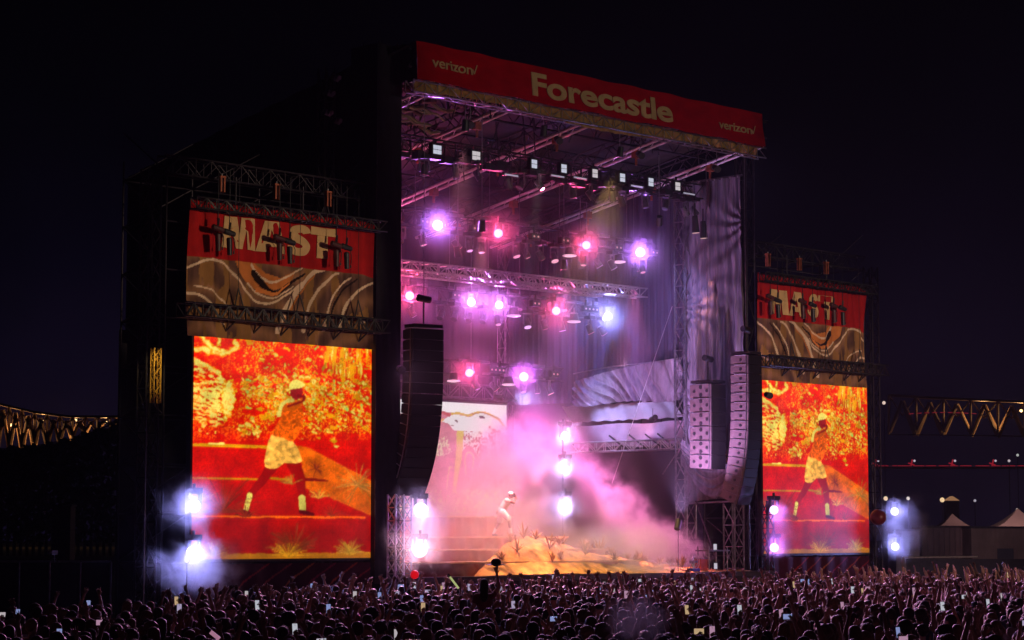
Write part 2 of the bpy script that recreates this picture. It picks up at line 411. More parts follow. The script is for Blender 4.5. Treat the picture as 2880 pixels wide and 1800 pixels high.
def right_wall(a, b):                     # a from y=2.9 to 12.2
    v = 2.95 + 9.2 * a; zb = 7.66 + .10 * a
    z = zb + (roofz(v) + .5 - zb) * b
    x = 16.95 + .022 * math.sin(a * 150 + 3 * math.sin(a * 11) + math.sin(b * 6)) + .014 * math.sin(a * 317 + 4 * math.sin(a * 7)) + .03 * math.sin(a * 31 + b * 2)
    return (x, v, z)
t = thing('side_curtain', 'tall dark side curtain behind the grey drape reaching upstage under the roof', 'curtain', (16.9, 7.5, 10))
mb = MB(); mb.grid(right_wall, 300, 150); mb.build('curtain_cloth', mat('violet_curtain', (.085, .075, .115), .75, 0, .35, 1.2, .2, spec=.15, stretch=(4, 4, .3)), t, (16.9, 7.5, 10))
mb = MB(); mb.path([(16.78, 3.0, 9.12), (16.78, 4.5, 9.02), (16.78, 6.5, 8.98), (16.78, 8.4, 8.8)], .03)
mb.build('hem_rope', STEEL, t, (16.9, 7.5, 10))
t = thing('swag_drape', 'gathered violet swag with deep slanting folds at the foot of the side curtain', 'drape', (16.8, 5.5, 8.3))
def swag(a, b):
    v = 2.98 + 5.4 * a; z = 7.60 - .1 * math.sin(a * 9.4) * (1 - b) * .6 + (1.50 - .12 * a) * b * (1 - .35 * a * a)
    ph = v * 1.15 + (1 - b) ** 1.4 * 1.7 * (.35 + a) + .25 * math.sin(v * 2.3)
    return (16.80 + (.09 - .04 * b) * math.sin(ph * 8.5 + math.sin(v * 3)) + .03 * math.sin(ph * 19 + b) - .06, v, z + .03 * math.sin(ph * 8.5) * (1 - b))
mb = MB(); mb.grid(swag, 260, 50); mb.build('swag_cloth', CLOTHGREY, t, (16.8, 5.5, 8.3))
t = thing('back_curtain', 'black curtain across the back of the stage behind the lighting rows', 'curtain', (8.3, 12.4, 8))
mb = MB(); mb.grid(lambda a, b: (-.5 + 17.4 * a, 12.4 + .03 * math.sin(a * 190 + 3 * math.sin(a * 13) + math.sin(b * 5)) + .03 * math.sin(a * 71), 1.5 + 12.9 * b), 320, 12)
mb.build('curtain_cloth', CLOTHBLACK, t, (8.3, 12.4, 8))
t = thing('side_scrim', 'black scrim added left of the black tower to stop stage light leaking out', 'scrim', (-1.0, 6, 9))
mb = MB(); mb.grid(lambda a, b: (-.92 + .04 * math.sin(a * 60), .1 + 12.5 * a, .2 + (roofz(.1 + 12.5 * a) + 1.0 - .2) * b), 120, 12); mb.build('scrim_cloth', SCRIM, t, (-1.0, 6, 9))  # scrim added to close the stage side against leaking light
t = thing('wing_curtain', 'black curtain closing the left side of the stage', 'curtain', (-.6, 7, 8))
mb = MB(); mb.grid(lambda a, b: (-.62 + .05 * math.sin(a * 150), 2.0 + 10.4 * a, 1.5 + 13.2 * b), 200, 10)
mb.build('curtain_cloth', CLOTHBLACK, t, (-.6, 7, 8))

# bright tarpaulin canopy and truss beyond the open lower right side
TARP = mat('pale_tarp', (.55, .50, .58), .5, 0, .15, 1.2, .2)
t = thing('tarp_tent', 'pale tarpaulin awning glowing violet below the dark side curtain', 'awning', (18.2, 6.5, 7))
mb = MB()
mb.grid(lambda a, b: (17.2 + .35 * b + .05 * math.sin(a * 23), 3.3 + 5.6 * a + .8 * b, 6.98 + .66 * b + .02 * math.sin(a * 57)), 70, 8); mb.build('upper_sheet', TARP, t, (18.2, 6.5, 7))
mb = MB()
mb.grid(lambda a, b: (17.02 + .06 * math.sin(a * 18 + b * 3) * (b + .2), 3.0 + 5.6 * a, 5.98 + .85 * b + .03 * math.sin(a * 13)), 70, 8); mb.build('lower_sheet', mat('mauve_tarp', (.42, .30, .38), .6, 0, .2, 1.5, .25), t, (18.2, 6.5, 7))
for v in np.linspace(3.4, 9.4, 7):
    mb = MB(); mb.tube((17.1, v, 6.5), (17.9, v + .5, 7.2), .03); mb.build('strut', DARKSTEEL, t, (18.2, 6.5, 7))
for k, v in enumerate((3.5, 4.1, 4.9, 5.9)):
    mb = MB(); mb.tube((16.9, v, 5.9), (16.9, v + .8, 6.4), .03); mb.build('strut', DARKSTEEL, t, (18.2, 6.5, 7))
t = thing('side_truss', 'horizontal lattice truss crossing the open right side below the pale awning', 'truss', (16.7, 6, 6))
mb = MB(); truss(mb, (16.72, 2.9, 5.98), (16.72, 8.35, 5.98), .4, .36, .032, .016, .45); mb.build('truss_frame', ALU, t, (16.7, 6, 6))
mb = MB(); mb.tube((16.72, 3.0, 5.7), (16.72, 3.0, 5.0), .03); mb.tube((16.72, 3.1, 5.8), (16.72, 3.9, 4.9), .02); mb.build('stay', STEEL, t, (16.7, 6, 6))
mb = MB(); mb.tube((16.5, 3.2, 11.0), (16.5, 6.2, 4.6), .012, n=4)
tag(mb.build('guy_wire', ALU), 'thin slanting guy wire in front of the violet side curtain', 'wire')

# ---------------------------------------------------------------- lighting trusses and their lamps
GLOW = .80
def emat(name, col, s=1.0): return mat(name, (.02, .02, .02), .4, 0, 0, 1, 0, emit=col, es=s)
VIEW = (Vector((CAM.x, CAM.y, 0)) - Vector((8, 5, 0))).normalized()

def beam_lamp(u, v, z, col, power, label, group, r=.17, glow=(.80, .84, .80), cone=112, halo=1.7):
    """a moving head light facing the field: base, yoke, head, lens, with its real light just outside the lens"""
    t = thing('moving_head', label, 'stage light', (u, v, z), group)
    d = (Vector((CAM.x, CAM.y, 2)) - Vector((u, v, z))).normalized()
    mb = MB(); mb.box((0, 0, .42), (.34, .34, .14)); mb.tube((0, 0, .48), (0, 0, .6), .05); mb.build('base', BLACK, t)
    mb = MB(); mb.box((-.2, 0, .16), (.05, .12, .42)); mb.box((.2, 0, .16), (.05, .12, .42)); mb.box((0, 0, .35), (.44, .13, .05)); mb.build('yoke', BLACK, t)
    mb = MB(); mb.tube(-d * .22, d * .12, .12, r * .8, n=14); mb.tube(d * .12, d * .28, r * .8, r * .95, n=16); h = mb.build('head', BLACK, t)
    mb = MB(); mb.tube(d * .285, d * .30, r * .92, n=22); mb.build('lens', emat('lens_white_%d' % int(glow[0] * 100), glow), h)
    LAMPS.append((Vector((u, v, z)) + d * .55, halo))
    lamp('lamp', 'SPOT', Vector((u, v, z)) + d * .42, power, col, t, aim=Vector((u, v, z)) + d * 5, size=cone, blend=.8, radius=.10)
    return t
def down_head(u, v, z, label, group, tilt, col, lit=True, power=0, size=14, lens=.10, aimz=None):
    t = thing('moving_head', label, 'stage light', (u, v, z), group)
    d = Vector(tilt).normalized()
    mb = MB(); mb.box((0, 0, .44), (.3, .3, .12)); mb.tube((0, 0, .48), (0, 0, .62), .04); mb.build('base', BLACK, t)
    side = d.cross(Vector((0, 0, 1))).normalized()
    mb = MB()
    for s_ in (-1, 1): mb.tube(side * .15 * s_ + Vector((0, 0, .38)), side * .15 * s_ - Vector((0, 0, .02)), .03, n=5)
    mb.tube(side * -.15 + Vector((0, 0, .37)), side * .15 + Vector((0, 0, .37)), .035, n=5); mb.build('yoke', STEEL, t)
    mb = MB(); mb.tube(-d * .2, d * .14, .10, .12, n=12); h = mb.build('head', mat('head_grey', (.09, .085, .10), .3), t)
    mb = MB(); mb.tube(d * .142, d * .155, lens, n=14)
    mb.build('lens', emat('lens_%d_%d' % (int(col[0] * 9), int(col[2] * 9)), [c * .9 for c in col]) if lit else LENSOFF, h)
    if power:
        P = Vector((u, v, z)) + d * .2
        lamp('lamp', 'SPOT', P, power, col, t, aim=P + d * 6, size=size, blend=.35, radius=.04)
    return t

def bar_light(u, v, z, label, group):     # pair of small amber crowd blinders
    t = thing('twin_blinder', label, 'stage light', (u, v, z), group)
    mb = MB(); mb.box((0, 0, 0), (.42, .18, .22)); mb.box((0, 0, .22), (.06, .06, .24)); mb.build('housing', BLACK, t)
    for dx in (-.1, .1):
        mb = MB(); mb.tube((dx, -.09, 0), (dx, -.11, 0), .035, n=10); mb.build('bulb', emat('bulb_warm', (.60, .42, .34)), t)

LAMPP = 1000; LAMPS = []
random.seed(11)
PURP = (.50, .17, 1.0); PINK = (1.0, .06, .20); VIO = (.68, .20, 1.0); BLUE = (.28, .30, 1.0); MAG = (.85, .15, 1.0); WHITEV = (.66, .50, 1.0)
rows = [
 ('upper', 4.5, 13.0, [(5.96, PURP), (8.83, PINK), (13.26, PINK), (16.17, PURP)]),
 ('middle', 6.5, 10.82, [(6.55, PINK), (9.48, VIO), (10.87, VIO), (13.80, PINK), (16.6, BLUE)]),
 ('lower', 9.0, 8.58, [(11.83, PINK), (14.67, MAG)]),
]
names = {'upper': ['violet', 'pink', 'pink', 'violet'], 'middle': ['pink', 'violet', 'violet', 'pink', 'blue'], 'lower': ['pink', 'magenta']}
place = {'upper': ['left end', 'left half', 'right half', 'right end'], 'middle': ['left end', 'left middle', 'centre', 'right half', 'right end'], 'lower': ['left part', 'middle']}
for nm, v, z, ls in rows:
    t = thing('lighting_truss', 'black lighting truss carrying the %s row of glowing lamps' % nm, 'truss', (8.3, v, z))
    mb = MB(); truss(mb, (.2, v + .1, z + .2), (16.7, v + .1, z + .2), .5, .5, .03, .015, .5); mb.build('truss_frame', DARKSTEEL, t, (8.3, v, z))
    for u in (1.5, 5, 8.5, 12, 15.6):
        mb = MB(); mb.tube((u, v + .1, z + .45), (u, v + .1, roofz(v) + .1), .012, n=4); mb.build('chain', STEEL, t, (8.3, v, z))
    for u in np.arange(1, 16.5, 1.45):
        u += random.uniform(-.3, .3)
        mb = MB(); mb.box((u, v - .18, z + .46), (random.uniform(.3, .9), .12, .1)); mb.tube((u - .4, v - .2, z + .02), (u + .35, v - .22, z - .02 + random.uniform(-.05, .1)), .04)
        mb.build('cable_loom', STEEL, t, (8.3, v, z))
    for i, (u, c) in enumerate(ls):
        beam_lamp(u - .42, v - .42, z, c, LAMPP * (1.5 if c in (PURP, MAG, BLUE) else 1), '%s glowing stage light at the %s of the %s lighting row' % (names[nm][i], place[nm][i], nm), 'glowing stage lights facing the crowd', .19 if c in (PURP, MAG) else .16)
heads = [(4.5, 12.42, [(4.31, 0), (5.27, 1), (6.84, 2), (7.43, 1), (8.02, 1), (9.67, 2), (10.2, 1), (10.92, 1), (11.6, 2), (13.13, 1), (13.88, 2), (14.65, 2), (15.9, 2), (16.3, 1)]),
         (6.5, 10.26, [(6.65, 1), (8.0, 0), (8.68, 0), (9.38, 0), (10.08, 0), (10.8, 1), (12.29, 2), (13.18, 1), (14.1, 2), (15.6, 2), (16.3, 2)]),
         (9.0, 8.14, [(12.18, 1), (13.11, 2), (14.61, 1), (15.38, 1), (16.06, 2)])]
ORD = ('first', 'second', 'third', 'fourth', 'fifth', 'sixth', 'seventh', 'eighth', 'ninth', 'tenth', 'eleventh', 'twelfth', 'thirteenth', 'last')
for (v, z, hs), nm in zip(heads, ('upper', 'middle', 'lower')):
    for qi, (u, lit) in enumerate(hs):
        tl = (random.uniform(-.2, .75), random.uniform(-.5, -.1), -1) if lit else (-.6, -.3, -.8)
        down_head(u - .3, v - .3, z, '%s small tilted moving head from the left under the %s lighting row' % (ORD[qi], nm), 'small moving heads under the %s lighting row' % nm,
                  tl, random.choice(((1, .45, .62), (.8, .5, 1), (1, .35, .5))), lit > 0, 420 if lit == 2 else 0, 15, .13 if lit == 2 else .09)
for v, z, us, nm in ((4.5, 12.42, (12.4, 15.0), 'upper'), (6.5, 10.36, (11.61, 14.75), 'middle'), (9, 8.12, (11.04, 13.86), 'lower')):
    for i, u in enumerate(us):
        t = thing('wash_light', 'bright oval pink wash light under the %s row, %s of its pair' % (nm, ('left', 'right')[i]), 'stage light', (u - .35, v - .35, z + .1))
        mb = MB(); mb.tube((0, 0, .05), (0, 0, .32), .2, .14, n=16); mb.build('housing', BLACK, t)
        mb = MB(); mb.tube((0, 0, .35), (0, 0, .55), .03); mb.box((0, 0, .34), (.4, .08, .05)); mb.build('bracket', STEEL, t)
        mb = MB(); mb.ell((0, 0, .03), (.26, .26, .05), 18, 6); mb.build('lens', emat('lens_pink', (.95, .55, .72)), t)
        lamp('lamp', 'SPOT', (u - .35, v - .35, z - .02), 900, (1, .35, .5), t, aim=(u - .35, v - .3, 1), size=22, blend=.5, radius=.12)
for nm, v, z, us in (('upper', 4.1, 13.05, (4.9, 7.3, 10.2, 11.7, 14.5, 17.0)), ('middle', 6.1, 11.0, (8.3, 12.3, 15.0, 15.4)), ('lower', 8.6, 8.75, (12.6, 13.0, 15.9))):
    for qi, u in enumerate(us):
        bar_light(min(u, 16.5), v, z, '%s pair of small amber bulbs from the left on the %s lighting row' % (ORD[qi], nm), 'amber bulb pairs on the %s lighting row' % nm)
# silver pre-rig truss, double
t = thing('silver_truss', 'bright silver double lattice truss hung between the upper and middle lamp rows', 'truss', (8.3, 5, 11.5))
mb = MB(); truss(mb, (.2, 4.9, 11.62), (16.75, 4.9, 11.62), .55, .32, .032, .02, .42); mb.build('truss_frame', ALU, t, (8.3, 5, 11.5))
mb = MB(); truss(mb, (.2, 4.5, 11.36), (14.0, 4.5, 11.36), .25, .2, .028, .016, .40); mb.build('truss_frame', ALU, t, (8.3, 5, 11.5))
for u in np.arange(.6, 14, .62):
    mb = MB(); mb.tube((u, 4.75, 11.75), (u + random.uniform(-.15, .15), 4.6, 11.3), .03, n=5); mb.build('hook_clamp', ALU, t, (8.3, 5, 11.5))
# red lit truss above centre screen
t = thing('screen_truss', 'red lit lattice truss directly above the white screen at the back', 'truss', (8.3, 9.8, 7.9))
mb = MB(); truss(mb, (1.6, 9.85, 8.0), (14.9, 9.85, 8.0), .5, .5, .035, .018, .6); mb.build('truss_frame', STEEL, t, (8.3, 9.8, 7.9))

# front row of square blinders
t = thing('lighting_truss', 'black front lighting truss with a line of square white panels', 'truss', (8.3, 1.9, 15))
mb = MB(); truss(mb, (.1, 1.95, 15.05), (16.5, 1.95, 15.05), .5, .5, .03, .015, .5); mb.build('truss_frame', BLACK, t, (8.3, 1.9, 15))
for u in np.arange(.9, 16.4, .75):
    u += random.uniform(-.2, .2)
    mb = MB(); mb.box((u, 1.75, 14.72 + random.uniform(-.1, .1)), (random.uniform(.15, .5), .3, random.uniform(.15, .35))); mb.build('cable_box', BLACK, t, (8.3, 1.9, 15))
WH = emat('panel_white', (.50, .52, .62), 1.0); WHW = emat('panel_warm', (.52, .48, .50), 1.0)
for i, u in enumerate((3.39, 5.13, 7.84, 9.28, 10.83, 12.24, 13.74, 15.19)):
    wdt = .36 if i < 2 else .26
    ordn = ('first', 'second', 'third', 'fourth', 'fifth', 'sixth', 'seventh', 'eighth')[i]
    t = thing('blinder_panel', 'square white blinder panel, %s from the left on the front lighting truss' % ordn, 'stage light', (u - .25, 1.55, 14.95 + .04 * (i > 1) + .012 * i), 'square white blinder panels')
    mb = MB(); mb.box((0, .1, 0), (wdt + .1, .16, .42)); mb.box((0, .1, .26), (.05, .05, .2)); mb.build('housing', BLACK, t)
    for a in (-1, 1):
        for b in (-1, 1):
            mb = MB(); mb.box((a * wdt / 4, 0.012, b * .075), (wdt / 2 - .02, .02, .13)); mb.build('cell', WH if i % 3 != 1 else WHW, t)
for i, u in enumerate((2.6, 4.0, 5.0, 6.4, 7.0, 7.9, 9.5, 10.4, 11.5, 12.0, 13.2, 14.3, 15.4, 15.9)):
    down_head(u, 1.6, 14.2 + .06 * (i % 3), '%s dark moving head from the left under the front lighting truss' % ORD[i], 'dark moving heads under the front truss',
              (random.uniform(-.7, .8), random.uniform(-.7, .1), -.9), (.6, .3, 1), False, 0)
for i, (u, z) in enumerate(((8.4, 14.72), (9.5, 14.78), (12.4, 14.82), (15.2, 14.86), (6.2, 14.5))):
    t = thing('strip_light', 'short white strip light lying under the front lighting truss, number %s along' % ('three', 'four', 'five', 'six', 'two')[i], 'stage light', (u, 1.3, z - .05))
    t['label'] = 'short pale strip light under the %s white panel of the front truss' % ('third', 'fourth', 'sixth', 'eighth', 'second')[i]
    mb = MB(); mb.box((0, 0, 0), (.7, .08, .08)); mb.build('housing', BLACK, t)
    mb = MB(); mb.box((0, -.045, -.01), (.62, .012, .05)); mb.build('tube', emat('strip_white', (.30, .28, .36)), t)
for (u, z, c) in ((15.55, 13.7, 0), (16.0, 13.55, 1)):   # followspot style lamps next to drape
    t = thing('profile_light', 'black profile spot hanging in front of the grey drape, %s of two' % ('left', 'right')[c], 'stage light', (u, 1.3, z))
    mb = MB(); mb.tube((0, 0, .35), (0.05, 0, -.25), .10, .14, n=12); mb.tube((0, 0, .3), (0, 0, .8), .03); mb.build('barrel', BLACK, t)
    mb = MB(); mb.tube((.05, 0, -.26), (.052, 0, -.275), .13, n=12); mb.build('lens', emat('lens_salmon', (.75, .45, .40)), t)
    lamp('lamp', 'SPOT', (u + .05, 1.3, z - .32), 330, (1, .35, .22), t, aim=(16.7, 1.9 - .3 * c, 10), size=20, blend=.6, radius=.05)

# three white lamps on a mast inside the smoke
t = thing('lamp_mast', 'thin upright mast holding three blurred white lamps inside the smoke', 'mast', (11.2, 3.7, 1.4))
mb = MB(); mb.tube((11.25, 3.75, 1.4), (11.25, 3.75, 6.7), .04); mb.box((11.25, 3.75, 1.46), (.7, .7, .06)); mb.build('pole', DARKSTEEL, t, (11.2, 3.7, 1.4))
for z, nm in ((6.12, 'top'), (4.98, 'middle'), (3.70, 'bottom')):
    beam_lamp(11.1, 3.5, z - .0, (.55, .45, 1.0), 620, 'white blinder glowing in smoke, %s of the three on the thin mast' % nm, 'three white lamps in the smoke', .16, (.70, .80, .78), halo=1.3)

# ---------------------------------------------------------------- centre upstage screen
def centre_screen_paint(nu, nv, u0, u1, z0, z1):
    uu = np.linspace(u0, u1, nu + 1)[None, :].repeat(nv + 1, 0); zz = np.linspace(z0, z1, nv + 1)[:, None].repeat(nu + 1, 1)
    # crop coordinates (1210 x 1512) of the visible piece
    X = (uu - 11.05) / (14.59 - 11.05) * 830 + 240; Y = 120 + (7.57 - zz) / (7.57 - 3.53) * 1300 - (1 - (X - 240) / 830) * 30
    C = np.zeros(X.shape + (3,)); C[:] = (.50, .17, .20)
    n1 = vnoise(X / 60, Y / 60, 1); n2 = vnoise(X / 14, Y / 22, 2); n3 = vnoise(X / 16, Y / 140, 3)
    C *= (.8 + .5 * n1)[..., None]
    lx = (X - 240) / 830
    top = Y < 205 + 25 * np.sin(X / 90) - 20 * lx + 60 * np.maximum(0, lx - .7) * 5
    body = poly_mask(X, Y, curve([(240, 330), (330, 285), (420, 240), (620, 265), (700, 215), (820, 215), (920, 265), (1010, 320), (1075, 420), (1075, 480), (900, 380), (860, 470), (800, 520), (640, 490), (520, 440), (430, 430), (350, 340)]))
    C[body] = (.70, .68, .68)
    sk = Y < 210 - 30 * np.cos((X - 700) / 300) ; C[sk] = (.78, .76, .76)
    mtop = poly_mask(X, Y, [(200, 60), (1120, 60), (1120, 440), (1060, 400), (990, 290), (900, 240), (780, 205), (650, 215), (600, 235), (420, 215), (340, 215), (290, 200), (240, 260), (200, 330)])
    C[mtop] = (.80, .78, .78)
    C[stroke(X, Y, curve([(400, 235), (480, 225), (600, 250), (700, 215), (800, 215), (900, 255), (980, 300), (1060, 410)]), 26)] = (.62, .38, .04)
    C[stroke(X, Y, curve([(650, 235), (760, 215), (880, 250), (960, 275), (1000, 320)]), 10)] = (.35, .10, .01)
    C[stroke(X, Y, [(290, 220), (370, 250)], 34)] = (.45, .06, .05); C[stroke(X, Y, [(225, 345), (300, 300)], 22)] = (.65, .42, .06)
    C[stroke(X, Y, [(740, 265), (790, 272)], 26)] = (.06, .01, .01); C[stroke(X, Y, [(440, 310), (465, 325)], 20)] = (.10, .02, .02); C[stroke(X, Y, [(395, 370), (415, 375)], 16)] = (.25, .12, .1)
    sp = ((X > 520) & (Y > 440) & (Y < 800) & (Y < 700 + 90 * np.sin(X / 55)) & (X < 1075)) & ~((X > 740) & (X < 830) & (Y > 600))
    sp |= (X > 840) & (Y > 370) & (Y < 640)
    C[sp & (n2 > .50)] = (.66, .60, .58); C[sp & (n2 < .36)] = (.36, .05, .04)
    lf = poly_mask(X, Y, [(190, 600), (330, 480), (400, 680), (300, 740), (180, 720)])
    C[lf & (n2 > .48)] = (.62, .58, .36)
    yf = poly_mask(X, Y, [(460, 430), (540, 440), (530, 700), (440, 1180), (410, 1150), (450, 700)])
    C[yf & (n3 > .30)] = (.58, .46, .06)
    for pts in ([(570, 950), (560, 760), (600, 690), (660, 740), (650, 880)], [(340, 1120), (370, 880), (400, 870)], [(1060, 940), (1045, 1040)], [(700, 1450), (770, 1290), (830, 1210), (870, 1330)]):
        C[stroke(X, Y, curve(pts), 16)] = (.56, .46, .16)
    lv = (Y > 1140) & (Y < 1420) & (n2 > .60); C[lv] = (.58, .50, .18)
    return C
t = thing('video_screen', 'white and pink video screen at the back of the stage showing a dripping rock', 'screen', (8.25, 9.8, 5))
mb = MB(); mb.box((8.25, 9.95, 5.3), (12.9, .18, 4.75)); mb.build('screen_frame', BLACK, t, (8.25, 9.8, 5))
NU, NV = 380, 140
C = centre_screen_paint(NU, NV, 1.9, 14.59, 2.95, 7.57)
SCR = mat('led_picture', attr='paint', attr_emit=True, es=1.0)
CSCR = mat('led_picture_bright', attr='paint', attr_emit=True, es=1.0)
o = panel('screen_image', CSCR, lambda a, b: (1.9 + 12.69 * a - 8.25, 9.83 - 9.8, 2.95 + 4.62 * b - 5), NU, NV, C, t)

# ---------------------------------------------------------------- wing screens
def wing_paint(nu, nv):
    xx = np.linspace(0, 1, nu + 1)[None, :].repeat(nv + 1, 0); yy = np.linspace(1, 0, nv + 1)[:, None].repeat(nu + 1, 1)
    X = xx * 1160; YT = 20 + .078 * X; Y = YT + yy * (1510 - YT)
    C = np.zeros(X.shape + (3,))
    g_ = (Y / 1510)[..., None]
    C[:] = np.array((.95, .016, .0)) * (1 - g_ ** 1.3 * .55) + np.array((0, .0, .004)) * g_
    n2 = vnoise(X / 17, Y / 15, 5); n3 = vnoise(X / 14, Y / 90, 6); n4 = vnoise((X + Y * .9) / 40, (Y - X * .45) / 9, 7); n5 = vnoise(X / 55, Y / 55, 8)
    YEL = np.array((.92, .44, .005)); WHT = np.array((.95, .78, .18)); ORG = np.array((.74, .15, .004)); GRN = np.array((.45, .66, .16))
    def pick(m, c): C[m] = c
    wx = (vnoise(X / 22, Y / 22, 31) - .5) * 26; wy = (vnoise(X / 22, Y / 22, 32) - .5) * 26
    X0, Y0 = X, Y; fine = vnoise(X / 7, Y / 7, 33); C *= (.80 + .34 * n5 + .12 * fine)[..., None]; X = X + wx; Y = Y + wy
    # right waterfall
    wf = poly_mask(X, Y, [(830, 80), (1160, 100), (1150, 200), (1090, 300), (1060, 390), (990, 330), (950, 400), (930, 300), (880, 330), (840, 240)])
    pick(wf & (n3 > .42), ORG * 1.2); pick(wf & (n3 > .50), YEL); pick(wf & (n3 > .66), WHT)
    for pts, wd in (([(860, 90), (845, 180), (835, 260)], 26), ([(905, 90), (895, 200), (878, 310)], 20), ([(940, 150), (950, 300), (952, 400)], 16)): pick(stroke(X, Y, pts, wd), YEL)
    # top left rings
    for pts, wd in (([(25, 25), (60, 80), (120, 140), (190, 165)], 22), ([(250, 90), (265, 130), (215, 165), (170, 180), (120, 165)], 22), ([(5, 150), (60, 145), (90, 160)], 30), ([(155, 50), (150, 115)], 18), ([(0, 210), (80, 260), (160, 300)], 14)):
        pick(stroke(X, Y, curve(pts), wd + 8), YEL); pick(stroke(X, Y, curve(pts), wd - 4), WHT)
    n6 = vnoise(X0 / 34 + Y0 / 46, Y0 / 11 - X0 / 26, 51, 4); n7 = vnoise(X0 / 12, Y0 / 12, 52, 3)
    core = np.exp(-(((X - 90) / 150) ** 2 + ((Y - 470) / 230) ** 2) ** 2); v_ = n6 * .75 + n7 * .25 + (core - .9) * .35
    v_[Y > 700] = 0; v_[(Y < 190 + X * .75)] = 0; v_[X > 290] = 0
    pick(v_ > .455, YEL); pick(v_ > .50, WHT)
    pick(poly_mask(X, Y, [(0, 195), (70, 240), (150, 300), (120, 330), (0, 285)]) & (n6 > .38), WHT)
    sp = np.exp(-(((X - (212 - (Y - 460) * .04)) / 46) ** 2 + ((Y - 470) / 135) ** 2) ** 1.5); pick(sp * .6 + n7 * .5 > .50, YEL); pick(sp * .6 + n7 * .5 > .62, WHT)
    # leaves
    rng = np.random.RandomState(3)
    spots = []
    for _ in range(430):
        a = rng.rand(); x = 300 + 850 * a; y = 300 + 90 * rng.rand() + 300 * rng.rand() * (0.35 + .65 * a); spots.append((x, y))
    for _ in range(110): spots.append((430 + rng.rand() * 400, 300 + rng.rand() * 300))
    for _ in range(26): spots.append((280 + rng.rand() * 120, 640 + rng.rand() * 75))
    for _ in range(34): spots.append((680 + rng.rand() * 130, 560 + rng.rand() * 170))
    for _ in range(20): t_ = rng.rand(); spots.append((860 + 50 * t_ + rng.randn() * 6, 640 + 165 * t_))
    for _ in range(25): spots.append((340 + rng.rand() * 260, 60 + rng.rand() * 130))
    for _ in range(220): spots.append((300 + rng.rand() * 850, 40 + rng.rand() * 640))
    for (x, y) in spots:
        if 640 < x < 700 and 380 < y < 470: continue
        big = 1.0 if y > 230 else .7
        a = rng.uniform(.1, .8) + (math.pi * .5 if rng.rand() < .15 else 0); l = rng.gamma(3, 3.6) * big + 4; wd = l * rng.uniform(.3, .55)
        dx, dy = X - x, Y - y; p = dx * math.cos(a) + dy * math.sin(a); q = -dx * math.sin(a) + dy * math.cos(a)
        e = (p / l) ** 2 + (q / wd) ** 2
        e = e + (n7 - .5) * 1.1; m1 = e < 1.0; C[m1] = YEL * rng.uniform(.55, 1.05)
        if rng.rand() < .62: pick(e < .45, WHT * rng.uniform(.8, 1.1) if rng.rand() < .78 else GRN)
    dap = (Y < 740) & (fine > .56) & (n5 > .42); C[dap] = C[dap] * .35 + ORG * .9; pick((Y < 700) & (X > 250) & (fine > .64) & (n5 > .46), YEL * .9)
    X, Y = X0 + wx * .22, Y0 + wy * .22
    # ramp and steps
    ramp = poly_mask(X, Y, [(620, 770), (730, 790), (860, 860), (1000, 930), (1160, 1010), (1160, 1240), (860, 1110), (700, 1050), (640, 1000), (690, 900)])
    C[ramp] = ORG * (.35 + 1.0 * n5[ramp][:, None] + .55 * vnoise(X / 9, Y / 9, 61)[ramp][:, None])
    pick(poly_mask(X, Y, [(700, 985), (860, 1000), (860, 1012), (700, 1005)]), (.3, .0, .01))
    for pts, wd, c in (([(0, 770), (120, 772), (470, 785)], 19, YEL * .9), ([(100, 762), (190, 762)], 11, WHT), ([(0, 985), (400, 992)], 10, YEL * .7), ([(460, 985), (600, 1000)], 14, YEL * .6),
                       ([(0, 1232), (1110, 1248)], 11, ORG * 1.4), ([(0, 1495), (1160, 1495)], 40, np.array((.62, .24, .01))), ([(0, 1200), (330, 1200)], 22, np.array((.4, .05, .02)))): pick(stroke(X, Y, pts, wd), c)
    # figure
    LEG = np.array((.40, .008, .006)); 
    pick(stroke(X, Y, [(500, 900), (440, 990), (345, 1110)], 78, 40), LEG); pick(stroke(X, Y, [(630, 890), (675, 990), (690, 1120)], 88, 44), LEG)
    sh = poly_mask(X, Y, curve([(490, 700), (465, 760), (445, 905), (520, 925), (570, 890), (640, 890), (685, 875), (660, 800), (625, 750), (600, 700)], 4))
    C[sh] = (np.array((.98, .52, .10)) * (.20 + 1.5 * vnoise(X / 30 + Y / 60, Y / 26 - X / 50, 41)[sh][:, None]))
    to = poly_mask(X, Y, curve([(560, 500), (540, 600), (490, 700), (560, 725), (625, 750), (670, 680), (695, 600), (680, 520), (620, 480)], 4))
    C[to] = ORG * (.45 + 1.7 * (vnoise(X / 12, Y / 12, 9) ** 1.5)[to][:, None]) + np.array((.10, .0, .0))
    pick(stroke(X, Y, [(565, 530), (630, 530), (690, 475)], 46, 30), ORG * .9); pick(stroke(X, Y, [(590, 520), (680, 490)], 12), np.array((.35, .0, .01)))
    pick(stroke(X, Y, curve([(530, 580), (560, 500), (620, 480)]), 22), WHT * .8)
    pick(((X - 645) / 42) ** 2 + ((Y - 425) / 50) ** 2 < 1, np.array((.45, .01, .02)))
    pick(poly_mask(X, Y, curve([(595, 380), (620, 350), (665, 348), (700, 375), (690, 392), (600, 412)], 4)), WHT)
    pick(stroke(X, Y, [(655, 450), (700, 455), (690, 480)], 16), np.array((.30, .0, .01)))
    pick(stroke(X, Y, [(352, 1100), (330, 1195)], 36, 30), WHT * .9); pick(stroke(X, Y, [(688, 1120), (692, 1190)], 46), WHT * .9)
    pick(stroke(X, Y, [(318, 1205), (352, 1222)], 34), np.array((.18, .0, .01))); pick(stroke(X, Y, [(680, 1205), (760, 1225)], 26), np.array((.18, .0, .01)))
